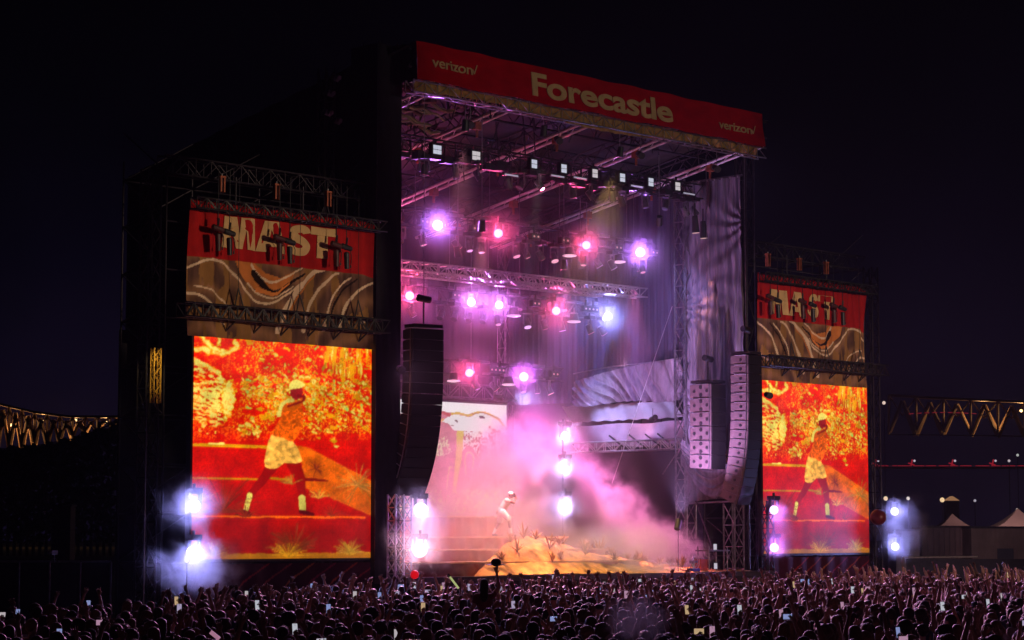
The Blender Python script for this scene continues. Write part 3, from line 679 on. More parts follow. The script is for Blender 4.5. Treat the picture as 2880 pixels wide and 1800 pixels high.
    # dry grass tufts
    def tuft(x, y, R, n, c, lo=-2.9, hi=-.2, w=5):
        for k in range(n):
            a = rng.uniform(lo, hi); l = R * rng.uniform(.5, 1)
            p1 = (x + l * .5 * math.cos(a), y + l * .5 * math.sin(a)); p2 = (x + l * math.cos(a), y + l * math.sin(a) + l * .15)
            cc = np.array(c) * rng.uniform(.6, 1.3); pick(stroke(X, Y, [(x, y), p1, p2], w, 3), cc)
    tuft(190, 1200, 300, 26, (.42, .06, .02)); tuft(60, 1130, 130, 22, (.55, .22, .04)); tuft(640, 1470, 230, 90, (.42, .08, .02), w=4); tuft(600, 1500, 150, 34, (.80, .38, .02)); tuft(330, 1240, 120, 20, (.4, .05, .01)); tuft(880, 1240, 110, 18, (.4, .05, .01))
    tuft(130, 1495, 130, 30, (.65, .35, .05)); tuft(1010, 1490, 150, 40, (.70, .38, .04)); tuft(1060, 1040, 180, 50, (.62, .26, .05), -4.2, 1.0); tuft(800, 1120, 90, 20, (.7, .35, .05)); tuft(780, 930, 70, 16, (.35, .03, .02), -6, 0)
    tuft(620, 1030, 90, 16, (.55, .25, .04)); 
    # optical softness of the camera picture: blend each value with its neighbours
    for _ in range(2):
        C[1:-1, 1:-1] = C[1:-1, 1:-1] * .60 + .10 * (C[:-2, 1:-1] + C[2:, 1:-1] + C[1:-1, :-2] + C[1:-1, 2:])
    C *= (.80 + .40 * fine)[..., None]
    dk = vnoise(X0 / 90, Y0 / 90, 71); C[...] = C * np.array([1, 1, 1]) * (.60 + .62 * dk)[..., None]
    C[...] = np.clip(C, 0, 1.2) ** 1.22 * 1.08
    seam = ((np.abs((xx * 13.0) % 1.0) < .02) | (np.abs((yy * 12.0) % 1.0) < .02)); C[seam] *= .88
    C[:] = C * (1 - .30 * np.clip((Y - 1000) / 500, 0, 1))[..., None]  # general darkening towards the bottom painted into the screen picture
    return C
WNU, WNV = 300, 290
WC = wing_paint(WNU, WNV)
def wing(side, u0, u1, su0, su1, bu0, bu1):
    """side: 'left' / 'right'. u0..u1 frame extent, su screen extent, bu banner extent"""
    cx = (su0 + su1) / 2
    # scaffold
    t = thing('screen_tower', 'dark scaffold tower carrying the %s screen and its banner' % side, 'scaffold', (cx, 1.2, 0))
    B = (cx, 1.2, 0); us = [u0, u0 + (u1 - u0) * .33, u0 + (u1 - u0) * .67, u1]
    for u in us:
        for v in (.35, 2.4):
            mb = MB(); mb.tube((u, v, 0), (u, v, 13.3 if v > 1 else 12.9), .03, n=6); mb.build('upright', SCAFF, t, B)
    mb = MB()
    for z in np.arange(.6, 13, 1.35):
        for v in (.35, 2.4): mb.tube((u0, v, z), (u1, v, z), .025, n=5)
        for u in us: mb.tube((u, .35, z), (u, 2.4, z), .025, n=5)
        for i in range(3): mb.tube((us[i], 2.4, z), (us[i + 1], 2.4, z + 1.35), .02, n=4)
        mb.tube((us[0], .35, z), (us[0], 2.4, z + 1.35), .02, n=4); mb.tube((us[3], .35, z + 1.35), (us[3], 2.4, z), .02, n=4)
    mb.build('ledger_braces', SCAFF, t, B)
    mb = MB(); truss(mb, (u0 - .1, .5, 13.0), (u1 + .1, .5, 13.0), .35, .5, .028, .014, .55); mb.build('top_truss', SCAFF, t, B)
    mb = MB(); mb.grid(lambda a, b: (u0 + (u1 - u0) * a, 2.5 + .03 * math.sin(a * 40), .2 + 8.3 * b), 60, 8); mb.build('back_scrim', SCRIM, t, B)
    # screen
    t = thing('video_screen', 'tall %s side video screen in red and yellow showing the singer on steps' % side, 'screen', (cx, 0, 5.2))
    B = (cx, 0, 5.2)
    mb = MB(); mb.box((cx, .12, 5.2), (su1 - su0 + .12, .2, 6.5)); mb.build('screen_frame', BLACK, t, B)
    for u in np.linspace(su0 + .5, su1 - .5, 3):
        mb = MB(); mb.box((u, .3, 5.2), (.12, .14, 6.2)); mb.build('rear_rail', DARKSTEEL, t, B)
    panel('screen_image', SCR, lambda a, b: (su0 + (su1 - su0) * a - cx, -.0, 2.03 + 6.35 * b - 5.2), WNU, WNV, WC, t)
    # front trusses
    t = thing('banner_truss', 'black lattice truss along the top edge of the %s banner' % side, 'truss', (cx, -.45, 11.9))
    mb = MB(); truss(mb, (bu0 - .1, -.45, 11.86), (bu1 + .1, -.45, 11.86), .3, .3, .028, .018, .33); mb.build('truss_frame', BLACK, t, (cx, -.45, 11.9))
    t = thing('screen_header_truss', 'black lattice truss crossing just above the %s side screen' % side, 'truss', (cx, -.5, 8.85))
    mb = MB(); truss(mb, (u0 - .1, -.5, 8.86), (u1 + .1, -.5, 8.86), .4, .38, .03, .02, .3); mb.build('truss_frame', BLACK, t, (cx, -.5, 8.85))
    for u in np.linspace(su0 + .9, su1 - .8, 6):
        mb = MB(); mb.tube((u, -.4, 8.68), (u + .12, -.1, 8.4), .025); mb.tube((u + .24, -.4, 8.68), (u + .12, -.1, 8.4), .025); mb.build('hanger', BLACK, t, (cx, -.5, 8.85))
    for u in (bu0 + 1.5, (bu0 + bu1) / 2 + .3, bu1 - .9):
        mb = MB(); mb.tube((u, -.45, 9.6), (u - .17, -.5, 9.0), .02); mb.tube((u, -.45, 9.6), (u + .17, -.5, 9.0), .02); mb.tube((u, -.45, 9.55), (u, -.45, 12.7), .008, n=4)
        mb.build('hanger', BLACK, t, (cx, -.5, 8.85))
    # banner, printed cloth with fold shading painted in
    zt, zm, zb = 12.05, 10.42, 8.2
    nu, nv = 210, 140
    xx = np.linspace(0, 1, nu + 1)[None, :].repeat(nv + 1, 0); zz = np.linspace(zb, zt, nv + 1)[:, None].repeat(nu + 1, 1)
    C = np.zeros(xx.shape + (3,)); C[:] = (.40, .012, .012)
    low = zz < zm; Wd = bu1 - bu0
    X = xx if side == 'left' else 1 - xx
    x2 = X * 1640; y2 = 740 + (zm - zz) / (zm - 8.75) * 440 + 130 * X
    n = vnoise(X * 60, zz * 1.5, 4); C[low] = (np.array((.11, .055, .040)) * (.4 + 1.3 * n[low][:, None])); fold_sheen = (.5 + .5 * np.sin((y2 + 210 * np.sin(x2 / 240 + 1.2) + 60 * np.sin(x2 / 90)) / 46)) ** 2 * (.4 + .9 * vnoise(x2 / 160, y2 / 160, 77)); C[low] = C[low] + fold_sheen[low][:, None] * np.array((.24, .12, .045)); fold_streak = vnoise(X * 26 + 3, zz * .9 + 5, 14); C[low & (fold_streak > .60)] = np.array((.30, .15, .05))  # satin fold shading and ochre fold streaks painted into the cloth colour
    CR = np.array((.82, .60, .40)); OR = np.array((.60, .20, .05)); DK = np.array((.02, .010, .008))
    def lo(m, c): C[m & low] = c
    lo(poly_mask(x2, y2, [(370, 740), (560, 780), (640, 860), (780, 900), (920, 840), (860, 960), (640, 1010), (520, 960), (420, 860)]), OR)
    for pts, w0, w1, c in (
        ([(0, 830), (150, 770), (290, 790), (400, 900), (560, 1060), (700, 1090), (880, 1000), (1060, 860), (1150, 800)], 14, 12, CR),
        ([(540, 800), (620, 900), (720, 930), (860, 880), (1000, 800)], 20, 8, CR), ([(560, 860), (660, 980), (760, 1010), (880, 930), (1000, 860)], 40, 10, DK),
        ([(500, 940), (640, 1040), (760, 1040), (900, 960)], 12, 8, CR), ([(600, 990), (740, 1020), (860, 940)], 30, 8, OR * 1.3),
        ([(760, 1300), (860, 1100), (960, 960), (1080, 860), (1180, 830)], 40, 16, CR), ([(800, 1300), (880, 1130), (980, 980), (1100, 870)], 14, 8, OR),
        ([(980, 1300), (1040, 1120), (1140, 980), (1260, 870), (1300, 860)], 26, 12, CR), ([(1180, 1300), (1220, 1120), (1300, 980), (1420, 890)], 14, 10, CR), ([(1240, 1300), (1250, 1150), (1340, 1000), (1480, 900)], 18, 10, DK),
        ([(1320, 1300), (1380, 1120), (1480, 1000), (1640, 910)], 26, 12, CR), ([(0, 1010), (120, 1040), (220, 1140), (300, 1250)], 16, 10, CR), ([(60, 960), (200, 1000), (340, 1120)], 10, 8, CR), ([(1500, 1250), (1640, 1200)], 16, 10, CR)):
        lo(stroke(x2, y2, curve(pts), w0 * 1.3, w1 * 1.3), c)
    C *= (.72 + .6 * vnoise(X * 22, zz * .5 + 9, 15))[..., None]  # vertical light and dark of the folds painted over the whole banner
    t = thing('side_banner', 'red banner with big beige letters above swirling brown print over the %s screen' % side, 'banner', (cx, -.1, 10.2))
    if side == 'left': f0, f1 = 1.0, .55
    else: f0, f1 = .35, 1.0
    def bz(a, b):
        y = -.12 + .05 * (f0 + (f1 - f0) * a) * (math.sin(a * 38 + 1.2 * math.sin(b * 4)) + .6 * math.sin(a * 91 + b * 2) + .5 * math.sin(a * 17 + b * 5)) 
        x = bu0 + (bu1 - bu0) * a; z = zb + (zt - zb) * b
        if side == 'right':
            k = max(0, a - .88) / .12; x -= .25 * k * math.sin(b * 3.1) * .5 + .0; z -= .25 * k * k * b
        else:
            k = max(0, a - .93) / .07; z -= .12 * k * b
        return (x, y, z)
    PR = mat('printed_cloth', attr='paint', spec=.12, rough=.85, var=.12, scale=3, bump=.15)
    panel('banner_cloth', PR, lambda a, b: tuple(Vector(bz(a, b)) - Vector((cx, -.1, 10.2))), nu, nv, C, t)
    def bw(X_, Z_): return bz((X_ - bu0) / (bu1 - bu0), (Z_ - zb) / (zt - zb))[1] - .01
    def poly_letters(x0, x1, z0, z1):
        W_, H_ = 965.0, 290.0; sx_, sz_ = (x1 - x0) / W_, (z1 - z0) / H_
        shapes = [('M', [(0, 0), (78, 0), (92, 175), (118, 0), (172, 0), (200, 175), (212, 0), (290, 0), (268, 290), (165, 290), (148, 130), (128, 290), (22, 290)][::1]),
                  ('A', [(292, 0), (370, 0), (380, 52), (448, 52), (458, 0), (535, 0), (470, 290), (358, 290)]), ('T', [(815, 0), (900, 0), (900, 215), (965, 215), (965, 290), (750, 290), (750, 215), (815, 215)])]
        ctr = curve([(715, 215), (700, 250), (650, 252), (612, 225), (625, 175), (690, 130), (712, 90), (690, 45), (640, 36), (595, 60), (590, 90)], 6)
        L_, R_ = [], []
        for i in range(len(ctr)):
            a_ = ctr[max(0, i - 1)]; b_ = ctr[min(len(ctr) - 1, i + 1)]; dx, dy = b_[0] - a_[0], b_[1] - a_[1]; l_ = math.hypot(dx, dy) or 1
            L_.append((ctr[i][0] - dy / l_ * 36, ctr[i][1] + dx / l_ * 36)); R_.append((ctr[i][0] + dy / l_ * 36, ctr[i][1] - dx / l_ * 36))
        mb = MB()
        def W3(p, dy): X_ = x0 + p[0] * sx_; Z_ = z0 + p[1] * sz_; return (X_, bw(X_, Z_) - .012 - dy, Z_)
        def emit(poly):
            import mathutils
            n = len(poly); tris = mathutils.geometry.tessellate_polygon([[Vector((p[0], p[1], 0)) for p in poly]])
            mb.add([W3(p, .012) for p in poly], [tuple(t_) for t_ in tris]); mb.add([W3(p, .012) for p in poly] + [W3(p, 0) for p in poly], [(i, (i + 1) % n, n + (i + 1) % n, n + i) for i in range(n)])
        for ch, pts in shapes:
            if ch == 'A':                        # with its counter left open
                emit([(292, 0), (370, 0), (414, 215), (414, 290), (358, 290)]); emit([(458, 0), (535, 0), (470, 290), (414, 290), (414, 215)]); emit([(380, 52), (448, 52), (436, 110), (392, 110)])
            else:
                big = [pts[0]]
                for a_, b_ in zip(pts, pts[1:] + [pts[0]]):
                    for k_ in range(1, 5): big.append((a_[0] + (b_[0] - a_[0]) * k_ / 4, a_[1] + (b_[1] - a_[1]) * k_ / 4))
                emit(big[:-1])
        for i in range(len(ctr) - 1): mb.add([W3(p, .012) for p in (L_[i], L_[i + 1], R_[i + 1], R_[i])], [(0, 1, 2, 3)])
        mb.build('lettering', BEIGE, t, (cx, -.1, 10.2))
    if side == 'left': poly_letters(-6.80, -2.62, 10.76, 11.66)
    else: poly_letters(17.90, 21.78, 10.62, 11.50)
    if False: letters('MAST', -6.78, -2.42, 10.72, 11.62, -.3, BEIGE, t, .036, (cx, -.1, 10.2), warp=bw, spacing=.92)
    # skirt below the screen
    xx = np.linspace(0, 1, 161)[None, :].repeat(41, 0); zz = np.linspace(0, 1, 41)[:, None].repeat(161, 1)
    C = np.zeros(xx.shape + (3,)); C[:] = (.06, .010, .022)
    for k, c in enumerate(((.35, .03, .03), (.30, .05, .04), (.45, .13, .04), (.25, .02, .05), (.40, .07, .03), (.3, .03, .04))):
        s = .28 + k * .125
        C[stroke(xx * 5, zz * 1.4, curve([(s * 5 - .7, 0), (s * 5 - .1, .9), (s * 5 + .7, 1.4)]), .05, .03)] = c
    t = thing('screen_skirt', 'dark cloth with curved red stripes hanging under the %s side screen' % side, 'banner', (cx, 0, 1.1))
    panel('skirt_cloth', PR, lambda a, b: (su0 + (su1 - su0) * a - cx, .02 + .03 * math.sin(a * 50), .1 + 1.8 * b - 1.1), 160, 40, C, t)
    # hoists hanging in front of the letters
    if side == 'left': hs = [(-7.28, 11.18), (-6.88, 11.1), (-5.08, 11.12), (-4.70, 11.05), (-2.94, 11.12), (-2.55, 11.08)]
    else: hs = [(17.42, 11.12), (17.85, 11.03), (19.3, 11.1), (19.9, 11.02), (21.18, 11.08), (21.72, 11.02)]
    ords = ('first', 'second', 'third', 'fourth', 'fifth', 'sixth')
    for i, (u, z) in enumerate(hs):
        t = thing('chain_hoist', 'black chain hoist in front of the %s side banner, %s from the left' % (side, ords[i]), 'hoist', (u, -.6, z), 'chain hoists in front of the side banners')
        dark = BLACK if i % 2 else mat('brown_hoist', (.07, .02, .02), .5)
        mb = MB(); mb.tube((-.16, 0, .04), (.16, 0, -.02), .085, .075, n=12); mb.ell((-.16, 0, .04), (.05, .08, .08)); mb.ell((.16, 0, -.02), (.05, .07, .07)); mb.build('motor', dark, t)
        mb = MB(); mb.tube((.0, 0, -.16), (.02, 0, -.62), .085, .07, n=9); mb.ell((.0, 0, -.16), (.085, .085, .04)); mb.build('chain_bag', dark, t)
        mb = MB(); mb.tube((0, 0, .1), (0, 0, 12.9 - z), .012, n=4); mb.tube((0, 0, .1), (.02, 0, .3), .035, n=5); mb.build('chain', BLACK, t)
        mb = MB(); mb.path([(.12, 0, -.06), (.2, 0, -.2), (.19, 0, -.42), (.16, 0, -.5)], .010, 4); mb.tube((.16, 0, -.5), (.16, 0, -.58), .025, n=6); mb.build('control_cable', BLACK, t)
    for i, u in enumerate((hs[1][0] + .1, hs[3][0] - .1, hs[5][0] - .3)):
        t = thing('beam_bracket', 'rusty orange bracket standing above the %s side banner, %s from the left' % (side, ords[i]), 'bracket', (u, -.1, 12.55), 'orange brackets above the side banners')
        mb = MB(); mb.box((-.06, 0, 0), (.05, .12, .46)); mb.box((.06, 0, 0), (.05, .12, .46)); mb.box((0, 0, .2), (.2, .14, .05)); mb.build('plates', RUST, t)
        mb = MB(); mb.tube((0, 0, -.2), (0, 0, .3), .02); mb.build('bolt', STEEL, t)
wing('left', -8.35, -1.0, -7.6, -.95, -7.92, -1.05)
wing('right', 17.3, 24.35, 17.66, 24.0, 17.3, 23.85)
tower('outrigger_tower', 'thin dark lattice tower at the outer left edge beside the left screen', -8.85, .4, .4, .4, 12.8, SCAFF, r=.03, step=.6)
tower('outrigger_tower', 'thin dark lattice tower at the outer right edge beside the right screen', 24.9, .4, .4, .4, 12.9, SCAFF, r=.03, step=.6)
tower('inner_tower', 'lattice tower between the line array and the right screen', 17.45, -.35, .3, .3, 3.9, SCAFF, r=.03, step=.5)
t = tower('inner_tower', 'pale lattice tower standing between the left screen and the stage mouth', -.55, -.6, .34, .34, 3.9, ALU, r=.03, step=.4)
t = thing('stage_side_truss', 'short lattice tower right beside the glowing lamps at the left stage edge', 'tower', (.15, -.4, 0))
mb = MB(); truss(mb, (.12, -.2, 0.0), (.12, -.2, 3.9), .34, .34, .03, .016, .4, up=(0, 1, 0)); mb.build('mast', STEEL, t, (.15, -.4, 0))
mb = MB(); mb.box((.12, -.2, .05), (.6, .6, .1)); mb.build('base_plate', STEEL, t, (.15, -.4, 0))

t = thing('lit_lattice', 'short lattice piece of the outer left tower with yellow light put in its colour', 'ladder', (-8.85, .1, 7.0))
mb = MB(); truss(mb, (-8.85, .05, 6.3), (-8.85, .05, 7.8), .22, .16, .02, .016, .25, up=(0, 1, 0)); mb.build('lattice_frame', mat('yellow_light_tint', (.75, .42, .05), .6), t, (-8.85, .1, 7.0))  # yellow colour stands in for warm light on the tower lattice
lamp('lamp', 'SPOT', (-9.3, -1.2, 8.3), 90, (1, .75, .3), t, aim=(-8.85, .05, 7.2), size=34)  # unseen warm spot added to light the yellow lattice piece
# white-blue lamps beside the screens
SB = (.34, .34, 1.0)
for i, (u, v, z, c, p, r, lab) in enumerate((
    (-7.95, -.55, 3.50, SB, 1300, .2, 'white blue lamp at the lower left edge of the left screen, upper of two'),
    (-7.95, -.55, 2.23, SB, 1300, .2, 'white blue lamp at the lower left corner of the left screen, lower of two'),
    (.35, -.7, 3.45, (.66, .46, 1), 1000, .24, 'dazzling white lamp at the left stage edge, upper of two'),
    (.35, -.7, 2.25, (1, .50, .70), 1300, .24, 'dazzling white lamp at the left stage edge, lower of two'),
    (17.3, -.75, 3.57, VIO, 700, .17, 'violet white lamp left of the right screen, upper of two'),
    (17.3, -.75, 2.25, VIO, 700, .17, 'violet white lamp left of the right screen, lower of two'),
    (25.1, -.4, 3.58, SB, 800, .17, 'blue white lamp right of the right screen, upper of two'),
    (25.1, -.4, 2.25, SB, 800, .17, 'blue white lamp right of the right screen, lower of two'))):
    beam_lamp(u, v, z, c, p, lab, 'upright lamps beside the screens', r, (.62, .74, .66), cone=125, halo=0)

# ---------------------------------------------------------------- line arrays
def line_array(label, ox, oy, z_top, n, w_, d_, h_, yaw, curl, mats, ports, name='line_array'):
    t = thing(name, label, 'loudspeaker array', (ox, oy, 0), None, yaw)
    z = z_top; y = 0.0; a = 0.0
    FR, SD = mats
    for i in range(n):
        a += RAD(curl[i] if isinstance(curl, (list, tuple)) else curl)
        # box with its front-left-top hinge point at (0, y, z), tilting back by a
        R = Matrix.Rotation(a, 3, 'X')
        mb = MB()
        def P(px, py, pz): return Vector((px, y, z)) + R @ Vector((0, py, pz))
        g2 = .006
        for (x0, x1, y0, y1, z0, z1) in ((0, w_, .03, d_, -h_ + g2, -g2),):
            vs = [P(x0, y0, z0), P(x1, y0, z0), P(x1, y1, z0 + .018), P(x0, y1, z0 + .018), P(x0, y0, z1), P(x1, y0, z1), P(x1, y1, z1 - .018), P(x0, y1, z1 - .018)]
            mb.add(vs, [(3, 2, 1, 0), (4, 5, 6, 7), (0, 1, 5, 4), (1, 2, 6, 5), (2, 3, 7, 6), (3, 0, 4, 7)])
        cab = mb.build('cabinet', SD, t)
        mb = MB(); vs = [P(.02, 0, -h_ + .008), P(w_ - .02, 0, -h_ + .008), P(w_ - .02, 0, -.008), P(.02, 0, -.008), P(.02, .03, -h_ + .008), P(w_ - .02, .03, -h_ + .008), P(w_ - .02, .03, -.008), P(.02, .03, -.008)]
        mb.add(vs, [(0, 1, 2, 3), (0, 4, 5, 1), (1, 5, 6, 2), (2, 6, 7, 3), (3, 7, 4, 0)]); mb.build('grille', FR, cab)
        if ports:
            mb = MB()
            for (py, pz, sy, sz) in ports:
                c = P(-.006, py * d_, -pz * h_); mb.tube(c, c + Vector((-.012, 0, 0)), sy, n=8)
            mb.build('rigging_holes', BLACK, cab)
        mb = MB(); c0 = P(-.02, .08, -.005); c1 = P(-.02, d_ - .15, -.005); mb.tube(c0, c1, .016, n=5); c0 = P(-.02, .10, -.02); c1 = P(-.02, .10, -h_ + .02); mb.tube(c0, c1, .018, n=5)
        mb.build('rigging_bar', STEEL if SD is CABL else ALU, cab)
        q = R @ Vector((0, 0, -h_)); y += q.y; z += q.z
    mb = MB(); mb.box((w_ / 2, d_ / 2, z_top + .09), (w_ * .9, d_, .1)); mb.tube((w_ / 2, d_ * .5, z_top + .1), (w_ / 2, d_ * .5, z_top + .9), .03); mb.build('fly_frame', DARKSTEEL, t)
    mb = MB(); mb.tube((w_ / 2 - .2, d_ * .5, z_top + .95), (w_ / 2 + .22, d_ * .5, z_top + .9), .11, n=10); mb.build('motor', BLACK, t)
    mb = MB(); mb.tube((w_ / 2, d_ * .5, z_top + 1), (w_ / 2, d_ * .5, 16.2), .012, n=4); mb.build('chain', STEEL, t)
    return t
GRILLE = mat('speaker_grille', (.012, .010, .013), .7, 0, .2, 40, .1)
CABD = mat('cabinet_dark', (.03, .026, .03), .55, 0, .3, 6)
CABL = mat('cabinet_grey', (.17, .115, .12), .5, 0, .2, 5)
line_array('tall curved black line array hanging at the left side of the stage mouth', -.26, -1.0, 8.85, 16, 1.12, .55, .325, RAD(-10), [0, 0, .3, .6, 1, 1.4, 1.8, 2.2, 2.6, 3, 3.2, 3.4, 3.8, 4, 4, 4], (GRILLE, CABD), None)
line_array('tall curved line array with pink lit holed side panels, right of the stage', 15.66, -1.0, 8.95, 16, .85, .75, .33, RAD(6), [0, 0, 0, 0, .5, .6, .8, 1, 1.2, 1.4, 1.8, 2.0, 2.4, 2.6, 3, 3.4], (GRILLE, CABL), [(.45, .5, .055, .07)])
line_array('short straight array of six big bass cabinets inside the right line array', 15.2, .3, 7.98, 6, .85, .95, .5, RAD(3), [0, 0, .2, .4, .8, 1], (GRILLE, CABL), [(.22, .5, .06, 0), (.8, .5, .06, 0), (.5, .22, .07, 0), (.5, .78, .07, 0)], 'bass_array')
line_array('short black bass array hanging behind the left line array beside the black tower', .22, .75, 8.03, 7, .5, .6, .5, RAD(-10), [0, 0, 0, .2, .4, .5, .5], (GRILLE, CABD), None, 'bass_array')

# legs under right drape, deck clutter
for (u, v) in ((16.6, .5), ):
    t = tower('drape_tower', 'pink lit lattice leg under the outer edge of the grey side drape', u, v, .5, .5, 3.8, STEEL, r=.035, step=.8)
t = thing('cable_stay', 'thick slanting black cable running down below the grey drape', 'cable', (16.4, 1.5, 3))
mb = MB(); mb.path([(16.2, 1.9, 3.9), (16.1, 1.5, 3.2), (16.0, 1.1, 2.5), (15.9, .6, 1.5)], .035); mb.build('cable_run', DARKSTEEL, t, (16.4, 1.5, 3))
t = thing('monitor_desk', 'frame desk with small white and red lit boxes at the right stage corner', 'desk', (15.3, .4, 1.45))
B = (15.3, .4, 1.45)
for dx in (-.5, .5):
    for dy in (-.25, .25):
        mb = MB(); mb.tube((15.3 + dx, .4 + dy, 1.43), (15.3 + dx, .4 + dy, 2.3), .025); mb.build('leg', STEEL, t, B)
mb = MB(); mb.box((15.3, .4, 2.15), (1.15, .6, .05)); mb.build('table_top', STEEL, t, B)
t = thing('equipment_case', 'small orange red flight case left of the desk on the deck', 'case', (14.3, .1, 1.45))
mb = MB(); mb.box((0, 0, .22), (.36, .3, .4)); mb.build('case_body', mat('case_orange', (.45, .07, .03), .5), t)
mb = MB(); mb.box((0, 0, .43), (.38, .32, .03)); mb.build('case_lid', STEEL, t)
for i, (dx, z, lab) in enumerate(((.0, 2.28, 'small white monitor glowing on top of the desk'), (.02, 1.62, 'small white box glowing on the deck under the desk'))):
    t = thing('monitor', lab, 'monitor', (15.2 + dx, .2, z)); mb = MB(); mb.box((0, .04, 0), (.2, .06, .24)); mb.build('shell', BLACK, t)
    mb = MB(); mb.box((0, 0, 0), (.16, .012, .2)); mb.build('screen_face', emat('monitor_white', (.5, .48, .55)), t)
t = thing('stage_fan', 'round fan in a wire guard with a blue base at the right stage corner', 'fan', (13.6, -.2, 1.45))
mb = MB(); 
for k in range(24):
    a0, a1 = k * math.pi / 12, (k + 1) * math.pi / 12
    for r_ in (.27, .18): mb.tube((r_ * math.cos(a0), 0, .33 + r_ * math.sin(a0)), (r_ * math.cos(a1), 0, .33 + r_ * math.sin(a1)), .012, n=4)
    if k % 2: mb.tube((0, 0, .33), (.27 * math.cos(a0), 0, .33 + .27 * math.sin(a0)), .006, n=4)
mb.build('guard', ALU, t)
mb = MB()
for k in range(4):
    a = k * math.pi / 2; mb.box((.12 * math.cos(a), .04, .33 + .12 * math.sin(a)), (.2, .01, .09), (0.4, -a, 0))
mb.tube((0, .02, .33), (0, .1, .33), .05, n=10); mb.build('blades', STEEL, t)
mb = MB(); mb.box((.05, .08, .06), (.4, .25, .1)); mb.build('stand', mat('blue_paint', (.03, .05, .30), .4), t)

# ---------------------------------------------------------------- set: terraces, hill, plants
SET = thing('terrace_set', 'stepped red rock terraces on the stage behind the singer', 'stage set', (6, 3, 1.43))
ROCK = mat('red_rock', (.50, .17, .13), .85, 0, .4, 1.6, .6); EDGE = mat('lit_edge', (.70, .45, .28), .7, 0, .2, 4)  # paler tread colour carries the light on the terrace edges
for k, (v0, v1, z, ue) in enumerate(((4.2, 8.5, 3.32, 9.2), (2.6, 4.2, 2.64, 10.2), (1.3, 2.6, 2.24, 10.8), (.3, 1.3, 1.86, 11.4))):
    ub = 1.2
    mb = MB()
    def face(a, b, v0=v0, z=z, ue=ue): return (ub + (ue - ub) * a, v0 + .05 * math.sin(a * 60 + b * 5) + .04 * math.sin(a * 133), 1.43 + (z - 1.47) * b)
    mb.grid(face, 90, 6); mb.box(((ub + ue) / 2, (v0 + v1) / 2 + .1, (1.43 + z) / 2 - .03), (ue - ub, v1 - v0, z - 1.49))
    mb.build('terrace_riser', ROCK, SET, (6, 3, 1.43))
    mb = MB(); mb.box(((ub + ue) / 2, (v0 + v1) / 2 - .02, z - .02), (ue - ub, v1 - v0 + .18, .05)); mb.build('terrace_tread', EDGE, SET, (6, 3, 1.43))
rg = [(5.0, 3.5), (7.3, 3.34), (9.0, 2.95), (10.75, 2.42), (13.48, 1.9), (15.0, 1.62), (16.6, 1.40)]
def ridge(u): return float(np.interp(u, [p[0] for p in rg], [p[1] for p in rg]))
NZ = np.random.RandomState(9).rand(60, 60)
def hillh(u, v):
    r = ridge(u) - .12
    f = max(0.0, min(1.0, (v + .2) / 3.6))
    lowz = 1.5 + .50 * max(0, 1 - abs(u - 6.5) / 9.0)
    edge = min(1, max(0, (u - 2.0 - 2.0 * max(0, v)) / 1.5))
    h = lowz + (r - lowz) * (f ** 1.1) if v < 3.4 else r - (v - 3.4) * .35
    h += .03 * math.sin(u * 3.1 + v * 2) + .02 * math.sin(v * 5 - u * 2.2) + .015 * math.sin(u * 7.3 + v * 6.1) + .01 * math.sin(u * 13.1 - v * 9)
    h -= (1 - edge) * 2.2
    q = min(1, max(0, (v + .35) / 1.5)); h = 1.4 + (h - 1.4) * (.12 + .88 * q * (2 - q))
    return max(1.4, h)
mb = MB(); mb.grid(lambda a, b: (2.6 + 14.1 * a, -.35 + 5.2 * b, hillh(2.6 + 14.1 * a, -.35 + 5.2 * b)), 150, 64)
hill = mb.build('sand_hill', mat('orange_sand', (.58, .34, .10), .95, 0, .8, 2.2, 1.0)); tag(hill, 'low orange sand slope running down to the right side of the stage', 'stage set')
def add_attr_dark(): pass
random.seed(21)
def plant_proto(seed, n=26, L=.45, m=None):
    rs = random.Random(seed); t = thing('dried_plant', 'spiky dried plant on the sand slope', 'plant')
    mb = MB()
    for k in range(n):
        a = rs.uniform(0, 6.28); e = rs.uniform(.35, 1.35); l = L * rs.uniform(.6, 1.1)
        d = Vector((math.cos(a) * math.cos(e), math.sin(a) * math.cos(e), math.sin(e)))
        s_ = d.cross(Vector((0, 0, 1))).normalized() * .022
        p1 = d * l * .55; p2 = d * l + Vector((0, 0, -.12 * l)); th = Vector((0, 0, .006))
        mb.add([-s_, s_, p1 + s_ * .8, p1 - s_ * .8, p2, p1 + th], [(0, 1, 2, 3), (3, 2, 4)], 0)
        mb.add([-s_ + th, s_ + th, p1 + s_ * .8 + th, p1 - s_ * .8 + th, p2], [(3, 2, 1, 0), (4, 2, 3)], 0)
    mb.build('leaves', m or mat('dry_leaf', (.60, .34, .14), .7, 0, .5, 9), t)
    mb = MB(); mb.tube((0, 0, -.08), (0, 0, .10), .03, .02, n=6); mb.build('stem', mat('dry_stem', (.25, .10, .04), .8), t)
    return t
protos = [plant_proto(1), plant_proto(2, 20, .55), plant_proto(3, 30, .38)]
DARKLEAF = mat('dark_leaf', (.16, .05, .02), .8, 0, .5, 9)
spots = [(8.7, 3.3, 1.2), (9.3, 3.2, 1.0), (10.2, 3.1, .9), (11.2, 2.9, .9), (12.4, 2.8, .9), (14.0, 2.7, .8), (10.0, 1.6, 1.3), (10.9, 1.7, 1.4), (11.7, 1.9, 1.2), (12.8, 1.4, 1.1),
         (9.2, .8, 1.0), (10.3, .5, 1.0), (11.4, .5, 1.0), (7.6, .9, 1.1), (8.1, 2.0, 1.1), (13.6, .9, .9), (12.0, .9, .9), (8.9, 1.7, 1.0), (7.0, .2, .9), (14.8, 2.3, .8)]
